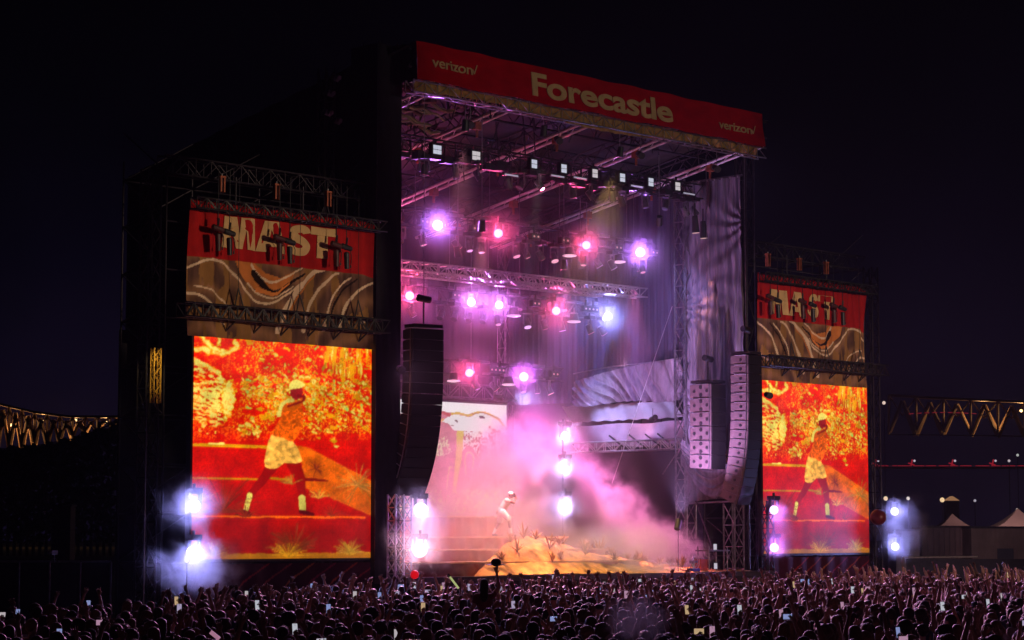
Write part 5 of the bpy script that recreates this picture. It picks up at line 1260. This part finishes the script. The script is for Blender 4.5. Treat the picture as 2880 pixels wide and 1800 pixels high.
for (x, lab) in ((152, 'camera on a tall stand on the left fence platform'), ):
    p = at(x, 1582, 61.6); t = thing('camera_stand', lab, 'camera', p)
    mb = MB(); mb.tube((0, 0, 0), (0, 0, .22), .025); mb.tube((-.16, 0, 0), (0, 0, .14), .015); mb.tube((.16, 0, 0), (0, 0, .14), .015); mb.build('tripod', STEEL, t)
    mb = MB(); mb.box((-.02, 0, .27), (.2, .12, .12)); mb.tube((-.1, 0, .27), (-.2, 0, .28), .04); mb.build('camera_body', STEEL, t)
t = thing('site_cabin', 'faint tall dark cabin standing behind the left fence', 'cabin', (0, 0, 0)); P = at(178, 1500, 90); P.z = 0; t.location = P; t.rotation_euler.z = RAD(YAW)
zt = at(178, 1425, 90).z
mb = MB(); mb.box((0, 0, zt / 2), (.75, 1, zt)); mb.build('shell', mat('cabin_grey', (.10, .07, .08), .7), t); mb = MB(); mb.box((0, -.52, 1), (.5, .03, 1.9)); mb.build('door', DARKSTEEL, t); mb = MB(); mb.box((0, 0, zt + .04), (.85, 1.1, .08)); mb.build('roof', DARKSTEEL, t)
# right side
def cabin(px0, px1, py, D, m, label, door=None):
    a, b = at(px0, py, D), at(px1, py, D); zt = a.z; a.z = b.z = 0; c = (a + b) / 2; t = thing('container', label, 'container', c, None, RAD(YAW)); L = (b - a).length
    mb = MB(); n = int(L / .25)
    mb.box((0, 1.2, zt / 2), (L, 2.3, zt))
    for i in range(n): mb.box((-L / 2 + (i + .5) * L / n, .03, zt / 2), (L / n * .5, .05, zt - .1))
    mb.build('ribbed_wall', m, t)
    mb = MB(); mb.box((0, 1.2, zt + .05), (L + .1, 2.5, .1)); mb.build('roof', DARKSTEEL, t)
    if door:
        dx = (door - (px0 + px1) / 2) * D / FPX
        mb = MB(); mb.box((dx, -.02, 1.5), (.8, .05, 1.0)); o = mb.build('window', LENSOFF, t)
    return t
CW = mat('pale_container', (.30, .21, .18), .6, 0, .3, .8); CG = mat('grey_container', (.14, .11, .13), .6, 0, .3, .8)
cabin(2732, 2960, 1486, 112, CW, 'long pale ribbed container behind the crowd at the far right', 2826)
cabin(2520, 2586, 1494, 108, CG, 'short grey container right of the blue lamps beside the right screen')
cabin(2592, 2728, 1484, 116, CG, 'dark ribbed container below the left tent peak')
def tent(px, py, D, w_, h_, label):
    p = at(px, py, D); t = thing('tent', label, 'tent', (p.x, p.y, 0), 'pointed tents right of the stage', RAD(YAW)); z = p.z
    mb = MB(); n = 10
    def rf(a, b):
        q = a * 4; s_ = int(min(3, q)); fr = q - s_; cs = [(-1, -1), (1, -1), (1, 1), (-1, 1), (-1, -1)]
        x = cs[s_][0] + (cs[s_ + 1][0] - cs[s_][0]) * fr; y = cs[s_][1] + (cs[s_ + 1][1] - cs[s_][1]) * fr; k = 1 - b
        return (x * w_ / 2 * k, y * w_ / 2 * k, z - h_ + h_ * b ** 1.6)
    mb.grid(rf, 40, 10, smooth=False); mb.build('roof', mat('tent_cloth', (.13, .09, .09), .7, 0, .2, 1), t)
    for a in (-1, 1):
        for b in (-1, 1): mb = MB(); mb.tube((a * w_ * .48, b * w_ * .48, 0), (a * w_ * .48, b * w_ * .48, z - h_), .05); mb.build('leg', STEEL, t)
tent(2678, 1444, 122, 2.3, .8, 'pointed pale tent peak left of the other, beyond the containers'); tent(2862, 1430, 122, 3.3, 1.05, 'pointed pale tent peak at the right edge of view')
t = thing('barrier_fence', 'low pale rail barrier behind the raised hands at the far right', 'fence', at(2540, 1600, 88)); B = t.location.copy()
mb = MB(); mb.tube(at(2538, 1568, 88), at(2750, 1566, 88), .05); mb.build('top_rail', ALU, t, B); mb = MB(); q = at(2541, 1568, 88); mb.box((q.x, q.y, q.z / 2), (.12, .12, q.z)); mb.build('post', ALU, t, B)
mb = MB(); a, b = at(2550, 1572, 88.2), at(3000, 1572, 88.2); mb.prism([(a.x, a.y, 0.02), (b.x, b.y, 0.02), (b.x, b.y, b.z), (a.x, a.y, a.z)], (0, 0, 0), (.03, .03, 0)); mb.build('panel', mat('navy_scrim', (.03, .035, .06), .8), t, B)
lamp('yard_fill', 'POINT', at(2862, 1436, 118), 900, (1, .62, .55), radius=.3); lamp('yard_fill', 'POINT', at(2640, 1400, 100), 450, (1, .7, .8), radius=.3)  # fill lamps added to brighten containers and tents; first sits at the tent lamp
# bridges
OR1 = mat('bridge_steel', (.35, .22, .14), .6, .2, .3, .05, .1)
def bar(mb, a, b, w_=.9): mb.tube(a, b, w_ / 2, n=4)
def bridge(label, top, bot, D, panels, seed, lit):
    """top/bot: lists of (px, py) of the chords"""
    t = thing('bridge', label, 'bridge', at(*top[0], D)); B = t.location.copy(); rs = random.Random(seed)
    xs0, xs1 = top[0][0], top[-1][0]
    def ty(x): return float(np.interp(x, [p[0] for p in top], [p[1] for p in top]))
    def by(x): return float(np.interp(x, [p[0] for p in bot], [p[1] for p in bot]))
    for off in (0, 9):
        mb = MB(); N = 24
        for i in range(N):
            x, y = xs0 + (xs1 - xs0) * i / N, xs0 + (xs1 - xs0) * (i + 1) / N
            bar(mb, at(x, ty(x), D + off), at(y, ty(y), D + off), .7); mb.tube(at(x, by(x), D + off), at(y, by(y), D + off), .16, n=4, mi=1)
        mb.build('chord', [OR1, SCAFF], t, B)
        mb = MB(); k = panels
        for i in range(k + 1):
            x = xs0 + (xs1 - xs0) * i / k; bar(mb, at(x, ty(x), D + off), at(x, by(x), D + off), .55)
            if i < k:
                x2 = xs0 + (xs1 - xs0) * (i + 1) / k; xm = (x + x2) / 2; mid = (ty(xm) + by(xm)) / 2
                k1, k2 = rs.uniform(-6, 14), rs.uniform(-6, 14); bar(mb, at(x + 2, by(x) - k1, D + off), at(xm, ty(xm) + 14, D + off), rs.uniform(.5, 1.0)); bar(mb, at(xm, ty(xm) + 14, D + off), at(x2 - 2, by(x2) - k2, D + off), rs.uniform(.5, 1.0))
                bar(mb, at(x, ty(x), D + off), at(xm, mid, D + off), .35); bar(mb, at(xm, mid, D + off), at(x2, ty(x2), D + off), .35)
        mb.build('web_members', OR1, t, B)
    mb = MB(); x = xs0
    for (x, y) in lit:
        q = at(x, y, D + 4.5)
        mb = MB(); mb.ell(q, (.35, .35, .3), 8, 6); mb.build('lamp_globe', emat('sodium', (1.0, .62, .25), 3), t, B)
        lamp('lamp', 'POINT', q - Vector((0, 0, .8)), 1600, (1, .55, .2), t, radius=.4)
    return t
mb = MB(); rs = random.Random(8)
for i in range(9000):
    px = rs.uniform(-60, 420); tp = float(np.interp(px, [-60, 60, 200, 345, 420], [1275, 1268, 1244, 1192, 1250])); py = tp + (1520 - tp) * rs.random() ** 1.6 + 6 * math.sin(px * .13)
    c = at(px, py, 300 + rs.uniform(-4, 4)); s_ = rs.uniform(.3, .8); a, b = Vector((rs.gauss(0, 1), rs.gauss(0, 1), rs.gauss(0, 1))).normalized(), Vector((rs.gauss(0, 1), rs.gauss(0, 1), rs.gauss(0, 1))).normalized()
    mb.add([c, c + a * s_, c + b * s_, c + (a + b) * s_ * .9], [(0, 1, 3, 2)])
o = mb.build('treeline', mat('night_leaves', (.012, .016, .010), 1, 0, .3, 1)); tag(o, 'black line of riverside trees below the left bridge', 'trees', None, 'stuff')
mb = MB()
for i in range(26):
    q = at(-50 + i * 18, 1500, 302); q.z = -.3; mb.tube(q, q + Vector((0, 0, 9)), .25, .12, n=5)
o = mb.build('tree_trunks', mat('night_bark', (.03, .022, .015), .9)); tag(o, 'thin dark trunks of the riverside tree line below the left bridge', 'trees', None, 'stuff')
bridge('distant steel truss bridge lit orange at the left edge behind the stage', [(-80, 1118), (100, 1160), (200, 1172), (345, 1172)], [(-80, 1262), (60, 1262), (200, 1235), (270, 1212), (345, 1180)], 480, 12, 3,
       [(12, 1185), (30, 1195), (120, 1185), (212, 1182), (298, 1188)])
bridge('distant steel truss bridge lit orange at the right edge behind the stage', [(2500, 1112), (2640, 1120), (2960, 1134)], [(2500, 1222), (2960, 1228)], 480, 6, 5, [(2766, 1150), (2872, 1155)])
t = thing('bridge', 'distant low bridge line glowing red right of the right screen', 'bridge', at(2460, 1312, 430)); B = t.location.copy()
RED = emat('red_rail_light', (.30, .01, .02), .8)
mb = MB(); bar(mb, at(2452, 1316, 430), at(3000, 1316, 430), .5); mb.build('deck', DARKSTEEL, t, B)
rs = random.Random(2)
x = 2460
while x < 2900:
    L = rs.uniform(10, 40); mb = MB(); bar(mb, at(x, 1310, 430), at(x + L, 1310, 430), .16); mb.build('light_strip', RED, t, B); x += L + rs.uniform(2, 12)
for x in (2460, 2562, 2676, 2790):
    mb = MB(); bar(mb, at(x, 1311, 429), at(x + 4, 1292, 429), .3); bar(mb, at(x - 8, 1302, 429), at(x + 10, 1308, 429), .3); mb.build('mast', RED, t, B)
    mb = MB(); q = at(x + 10, 1296, 429); mb.ell(q, (.22, .22, .22), 8, 6); mb.build('lamp_globe', emat('pale_bulb', (.5, .42, .5), 1), t, B)
mb = MB()
x = 2556
while x < 2750:
    bar(mb, at(x, 1164 - 4 * math.sin((x - 2556) / 62), 470), at(x + 14, 1164 - 4 * math.sin((x - 2542) / 62), 470), .2); x += 22
mb.build('red_dashes', emat('dash_red', (.22, .012, .02), .8), t, B)
# far shore lights
for i, (px, py, r_, c, lab) in enumerate(((2491, 1402, .42, (.85, .62, .42), 'warm distant shore lamp nearest the right screen'), (2554, 1402, .34, (.75, .66, .6), 'pale distant shore lamp second from the right screen'), (2650, 1406, .45, (.9, .62, .35), 'bright warm shore lamp beside the lit shore roof'),
                                    (2742, 1408, .25, (.35, .33, .4), 'faint shore lamp right of the lit shore roof'), (2486, 1133, .33, (.8, .6, .5), 'small lamp beside the left end of the right bridge'), (2862, 1280, .25, (.4, .42, .4), 'tiny pale lamp under the right bridge'), (2838, 1296, .25, (.5, .42, .45), 'tiny pink lamp over the red bridge line'), (2860, 1432, .2, (.4, .33, .3), 'small lamp on the right tent peak'), (1, 1353, .3, (.35, .3, .32), 'tiny pale lamp at the left edge of view'))):
    t = thing('street_lamp', lab, 'lamp', at(px, py, 420)); mb = MB(); mb.ell((0, 0, 0), (r_, r_, r_), 10, 8); mb.build('bulb', emat('shore_%d' % i, c, 1), t)
    mb = MB(); mb.tube((0, 0, -r_), (0, 0, -max(1, t.location.z - .1)), .08, n=5); mb.build('pole', SCRIM, t)
t = thing('boathouse', 'small distant roof on the far shore, its warm light painted as glow', 'house', at(2680, 1408, 425), None, RAD(YAW)); zz_ = t.location.z
mb = MB(); mb.add([(-1.3, 0, 0), (1.3, 0, 0), (0, 0, .85), (-1.3, 3, 0), (1.3, 3, 0), (0, 3, .85)], [(0, 1, 2), (5, 4, 3), (0, 2, 5, 3), (1, 4, 5, 2)]); mb.build('roof', emat('gable_glow', (.30, .15, .07), .9), t)  # warm light on the roof is put in as emission
mb = MB(); mb.box((0, 1.5, -zz_ / 2), (2.4, 2.8, zz_)); mb.build('wall', SCRIM, t)

# ---------------------------------------------------------------- stage wash and front-of-house lamps, added for their light
def rig(name, lab, loc, aim, p, c, size, r=.1):  # adds a lamp with a par can body to brighten one area
    t = thing('added_par', lab, 'stage light', loc); d = (Vector(aim) - Vector(loc)).normalized()
    mb = MB(); mb.tube(-d * .25, d * .1, .1, .12, n=12); mb.build('barrel', BLACK, t); mb = MB(); mb.tube(Vector((0, 0, 0)), (0, 0, (1.45 if loc[2] < 3.5 else roofz(loc[1])) - loc[2]) if -1.1 < loc[1] and 0 < loc[0] < 16.6 and (loc[2] < 3.5 or loc[2] > 7) else (0, 0, .4), .015); mb.build('bracket', STEEL, t)
    lamp('lamp', 'SPOT', Vector(loc) + d * .35, p, c, t, aim=aim, size=size, blend=.8, radius=r)
rig('w', 'added violet wash light over the right side of the stage by the curtain', (13.5, 1.2, 13.6), (16.9, 4.5, 8), 700, (.45, .38, 1), 85)
rig('w', 'added lilac wash light on a stand at the right front of the stage', (12.7, -.25, 3.1), (16.8, 1.5, 10), 3200, (.72, .42, 1), 75)
rig('w', 'added pink wash light high at the left of the stage', (1.8, 2.4, 12.6), (8, 8, 14), 350, (1, .14, .30), 120)
rig('w', 'added pink wash light over the smoke', (11.6, 4.0, 12.1), (11.2, 4.0, 4.0), 15000, (1, .17, .66), 44)
rig('w', 'added rose wash light over the low smoke', (15.2, 3.9, 12.1), (13.6, 2.6, 2.6), 13000, (1, .18, .55), 38)
rig('w', 'added peach wash light over the smoke at the left of the stage', (2.0, -.9, 15.2), (3.6, 1.0, 2.6), 9000, (1, .32, .40), 38)
rig('w', 'added pink wash light over the singer side smoke', (6.4, 4.0, 12.1), (8.6, 4.2, 4.2), 9000, (1, .16, .50), 46)
rig('w', 'added narrow white key light on the singer', (6.0, -.4, 15.6), (7.7, 3.0, 3.6), 9000, (1, .92, .88), 9)
rig('w', 'added orange wash light over the sand slope', (9.0, -1.0, 15.2), (8.2, .6, 1.8), 13000, (1, .60, .20), 58)
rig('w', 'added pink wash light over the terraces', (4.0, .4, 12.4), (6.5, 3, 2.5), 6000, (1, .28, .36), 46)
rig('w', 'added magenta back light high upstage', (8, 10.8, 12.0), (8, 4, 14.5), 450, (1, .15, .45), 130)
rig('w', 'added crimson wash light on the back curtain, left side', (6, 8.2, 12.2), (6.5, 12.4, 8), 1500, (1, .10, .28), 95)
rig('w', 'added magenta wash light on the back curtain, right side', (12, 8.2, 12.2), (13.5, 12.4, 8.5), 1300, (.85, .14, .60), 95)
rig('w', 'added blue wash light on the side curtain', (14.6, 6.0, 12.6), (16.9, 7.5, 8.5), 1500, (.25, .26, 1), 90)
rig('w', 'added violet work light pointed at the pale tarpaulin', (13.2, 8.8, 7.75), (17.4, 6.0, 7.35), 1700, (.50, .46, 1), 54)
rig('w', 'added pink work light pointed at the lower tarpaulin', (16.3, 4.0, 6.9), (17.0, 5.6, 6.4), 60, (1, .5, .7), 90)
# rim lights added for the crowd, under the roof front and on the towers
for i, u in enumerate((2.5, 6.5, 10.5, 14.5)):
    rig('c', 'added audience light aimed at the crowd from the roof front, %s from the left' % ('first', 'second', 'third', 'fourth')[i], (u, -.6, 15.4), (u - 16, -32, 1), 4500, (.62, .38, .85), 62, .15)
for u, nm in ((-.5, 'left'), (17.1, 'right')):
    rig('c', 'added coral audience light fixed halfway up the %s stage tower' % nm, (u, -.75, 7.6), (u - 17, -32, 1), 18000, (.86, .36, .62), 66, .2)
# unseen tower added behind the crowd, its lamps light the banners and far hands
TW = (6, -88, 0)
t = thing('added_lamp_tower', 'unseen tower added behind the crowd with lamps for the banners and far hands', 'tower', TW)
mb = MB(); truss(mb, (6, -88, -.3), (6, -88, 11), 1, 1, .05, .02, 1, up=(0, 1, 0)); mb.build('mast', SCAFF, t, TW)
for k, (aim, p, c, size) in enumerate((((8, -1.2, 16.9), 26000, (1, .85, .7), 13), ((-4.6, -.1, 10.4), 90000, (1, .72, .50), 5.6), ((20.6, -.1, 10.4), 60000, (1, .80, .60), 5.6), ((18, -8.0, 1.2), 62000, (1, .60, .50), 18))):
    mb = MB(); mb.box((4.8 + k * .8, -87.2, 10.5), (.4, .5, .4)); mb.tube((4.8 + k * .8, -87.4, 10.4), (4.8 + k * .8, -87.4, 9.9), .04); mb.build('added_lamp_box', BLACK, t, TW)
    lamp('lamp', 'SPOT', (4.8 + k * .8, -86.8, 10.5), p, c, t, aim=aim, size=size, blend=.5, radius=.15)

# ---------------------------------------------------------------- smoke and haze
def volume_mat(name, dens, col, noise=None, falloff=True, lo=.35, hi=.7, detail=7, aniso=.0):
    m = bpy.data.materials.new(name); m.use_nodes = True; t = m.node_tree
    for n_ in list(t.nodes): t.nodes.remove(n_)
    out = t.nodes.new('ShaderNodeOutputMaterial'); v = t.nodes.new('ShaderNodeVolumePrincipled'); t.links.new(v.outputs[0], out.inputs['Volume'])
    v.inputs['Color'].default_value = (*col, 1); v.inputs['Density'].default_value = dens; v.inputs['Anisotropy'].default_value = aniso
    if noise:
        tx = t.nodes.new('ShaderNodeTexCoord'); n = t.nodes.new('ShaderNodeTexNoise'); n.inputs['Scale'].default_value = noise; n.inputs['Detail'].default_value = detail; n.inputs['Roughness'].default_value = .68
        n.inputs['Distortion'].default_value = .6
        geo = t.nodes.new('ShaderNodeNewGeometry'); t.links.new(geo.outputs['Position'], n.inputs['Vector'])
        mr = t.nodes.new('ShaderNodeMapRange'); mr.interpolation_type = 'SMOOTHSTEP'; mr.inputs['From Min'].default_value = lo; mr.inputs['From Max'].default_value = hi; mr.inputs['To Max'].default_value = dens
        if falloff:
            ln = t.nodes.new('ShaderNodeVectorMath'); ln.operation = 'LENGTH'; t.links.new(tx.outputs['Object'], ln.inputs[0])
            f = t.nodes.new('ShaderNodeMapRange'); f.interpolation_type = 'SMOOTHSTEP'; f.inputs['From Min'].default_value = 1.0; f.inputs['From Max'].default_value = .25; f.inputs['To Min'].default_value = 0; f.inputs['To Max'].default_value = 1
            t.links.new(ln.outputs['Value'], f.inputs[0])
            sm = t.nodes.new('ShaderNodeMath'); sm.operation = 'MULTIPLY_ADD'; sm.inputs[1].default_value = .42; t.links.new(f.outputs[0], sm.inputs[0])
            s2 = t.nodes.new('ShaderNodeMath'); s2.operation = 'MULTIPLY_ADD'; t.links.new(n.outputs[0], s2.inputs[0]); s2.inputs[1].default_value = 1.9; s2.inputs[2].default_value = -.86; t.links.new(s2.outputs[0], sm.inputs[2])
            mr.inputs['From Min'].default_value = .22; mr.inputs['From Max'].default_value = .58; t.links.new(sm.outputs[0], mr.inputs[0])
            mu = t.nodes.new('ShaderNodeMath'); mu.operation = 'MULTIPLY'; t.links.new(mr.outputs[0], mu.inputs[0]); t.links.new(f.outputs[0], mu.inputs[1]); t.links.new(mu.outputs[0], v.inputs['Density'])
        else:
            t.links.new(n.outputs[0], mr.inputs[0]); t.links.new(mr.outputs[0], v.inputs['Density'])
    return m
def puff(label, c, r, dens, col, noise=.9, rot=(0, 0, 0)):
    mb = MB(); mb.ell((0, 0, 0), (1, 1, 1), 24, 16); o = mb.build('smoke', volume_mat('smoke_volume', dens, col, noise))
    o.location = c; o.scale = r; o.rotation_euler = rot; o.data.materials[0].name = 'smoke_volume'
    return tag(o, label, 'smoke', None, 'stuff')
HM = None
for k, (P, hr) in enumerate(LAMPS):  # haze balls added around the lamps to give them a bloom halo
    if not hr: continue
    mb = MB(); mb.ell((0, 0, 0), (1, 1, 1), 20, 12); o = mb.build('lamp_halo', BLACK)
    if HM is None:
        HM = bpy.data.materials.new('lamp_halo_volume'); HM.use_nodes = True; tt = HM.node_tree
        for n_ in list(tt.nodes): tt.nodes.remove(n_)
        out = tt.nodes.new('ShaderNodeOutputMaterial'); vv = tt.nodes.new('ShaderNodeVolumePrincipled'); tt.links.new(vv.outputs[0], out.inputs['Volume']); vv.inputs['Color'].default_value = (.98, .96, 1, 1)
        tx = tt.nodes.new('ShaderNodeTexCoord'); ln = tt.nodes.new('ShaderNodeVectorMath'); ln.operation = 'LENGTH'; tt.links.new(tx.outputs['Object'], ln.inputs[0])
        f = tt.nodes.new('ShaderNodeMapRange'); f.interpolation_type = 'SMOOTHSTEP'; f.inputs['From Min'].default_value = 1.0; f.inputs['From Max'].default_value = .1; f.inputs['To Max'].default_value = 1
        tt.links.new(ln.outputs['Value'], f.inputs[0]); pw = tt.nodes.new('ShaderNodeMath'); pw.operation = 'POWER'; pw.inputs[1].default_value = 1.8; tt.links.new(f.outputs[0], pw.inputs[0])
        ml = tt.nodes.new('ShaderNodeMath'); ml.operation = 'MULTIPLY'; ml.inputs[1].default_value = .24; tt.links.new(pw.outputs[0], ml.inputs[0]); tt.links.new(ml.outputs[0], vv.inputs['Density'])
    o.data.materials.clear(); o.data.materials.append(HM); o.location = P; o.scale = (hr, hr, hr)
    tag(o, 'soft ball of haze added to give a glowing lamp its halo', 'smoke', 'added halos in front of the lamps', 'stuff')
mb = MB(); mb.box((8.2, 5.6, 8.0), (16.0, 12.6, 12.9)); o = mb.build('stage_haze', volume_mat('stage_haze_volume', .0052, (.95, .9, .95))); tag(o, 'thin purple theatre haze filling the stage under the roof', 'haze', None, 'stuff')
puff('tall column of pink smoke rising in the middle of the stage', (10.1, 4.9, 5.0), (2.6, 1.8, 3.3), 1.0, (.98, .95, .97), 1.3, (0, RAD(-8), 0))
puff('thick billow of pink smoke filling the middle right of the stage', (11.6, 4.2, 3.9), (4.0, 2.3, 2.9), 1.3, (.98, .95, .97), 1.2, (0, RAD(20), 0))
puff('ragged billow of pink smoke sloping down toward the grey drape', (13.2, 3.2, 3.1), (3.6, 1.9, 2.3), 1.5, (.98, .95, .97), 1.6, (0, RAD(30), 0))
puff('low pink smoke rolling off the right end of the slope', (13.9, 1.4, 2.3), (3.5, 1.3, 1.35), 1.7, (.98, .95, .97), 2.1, (0, RAD(10), 0))
puff('wide thin pink smoke veil across the middle of the stage', (9.8, 4.8, 4.2), (7.8, 3.4, 4.0), .27, (.98, .95, .96), .9)
puff('soft violet smoke pooled around the foot of the white lamp mast', (10.3, 3.4, 3.1), (3.0, 1.8, 1.9), .75, (.97, .95, 1), 1.5)
puff('thin smoke creeping over the front of the sand slope', (9.5, .1, 2.3), (6.4, 1.4, 1.3), .60, (.98, .95, .96), 1.6)
puff('thin rosy smoke drifting high under the lower lamp row', (13.0, 6.5, 6.8), (3.6, 2.2, 1.8), .16, (.98, .95, .96), .7)
puff('dense pale smoke around the dazzling lamps at the left stage edge', (3.9, .7, 2.9), (5.0, 2.1, 2.6), .42, (.98, .95, .95), 1.2)
puff('bright white smoke burst right around the dazzling lamps at the left stage edge', (-.1, -1.35, 2.75), (2.1, 1.7, 2.3), .17, (.98, .96, .98), 1.4)
puff('white smoke burst along the front edge of the stage', (11.0, -.3, 1.6), (3.0, .5, .5), 2.0, (1, 1, 1), 2.2)
puff('blue violet smoke around the lower left lamps of the left screen', (-8.4, -1.3, 1.8), (2.2, 1.5, 1.35), .42, (.97, .97, 1), 1.5)
puff('small smoke puff around the upper left lamp of the left screen', (-8.45, -1.2, 3.5), (1.5, 1.3, 1.4), .20, (.97, .97, 1), 1.5)
puff('faint smoke added as halo for the lamps left of the right screen', (16.9, -1.35, 2.9), (1.0, 1.0, 1.8), .30, (.97, .95, 1), 1.5)  # this puff and the next are added to give the lamps halos
puff('faint blue smoke added as halo for the lamps right of the right screen', (24.7, -1.05, 2.9), (1.7, 1.5, 2.0), .24, (.97, .97, 1), 1.5)
p = at(1790, 1745, 26); puff('thin blue vapour cloud rising from the crowd right of the middle', (p.x, p.y, p.z), (.55, .55, .55), .9, (.8, .88, 1), 2.5)
mb = MB(); mb.box((262, 262, 29), (828, 828, 60)); o = mb.build('haze', volume_mat('haze_volume', .00016, (.85, .88, 1.0))); tag(o, 'thin night haze over the whole festival field', 'haze', None, 'stuff')
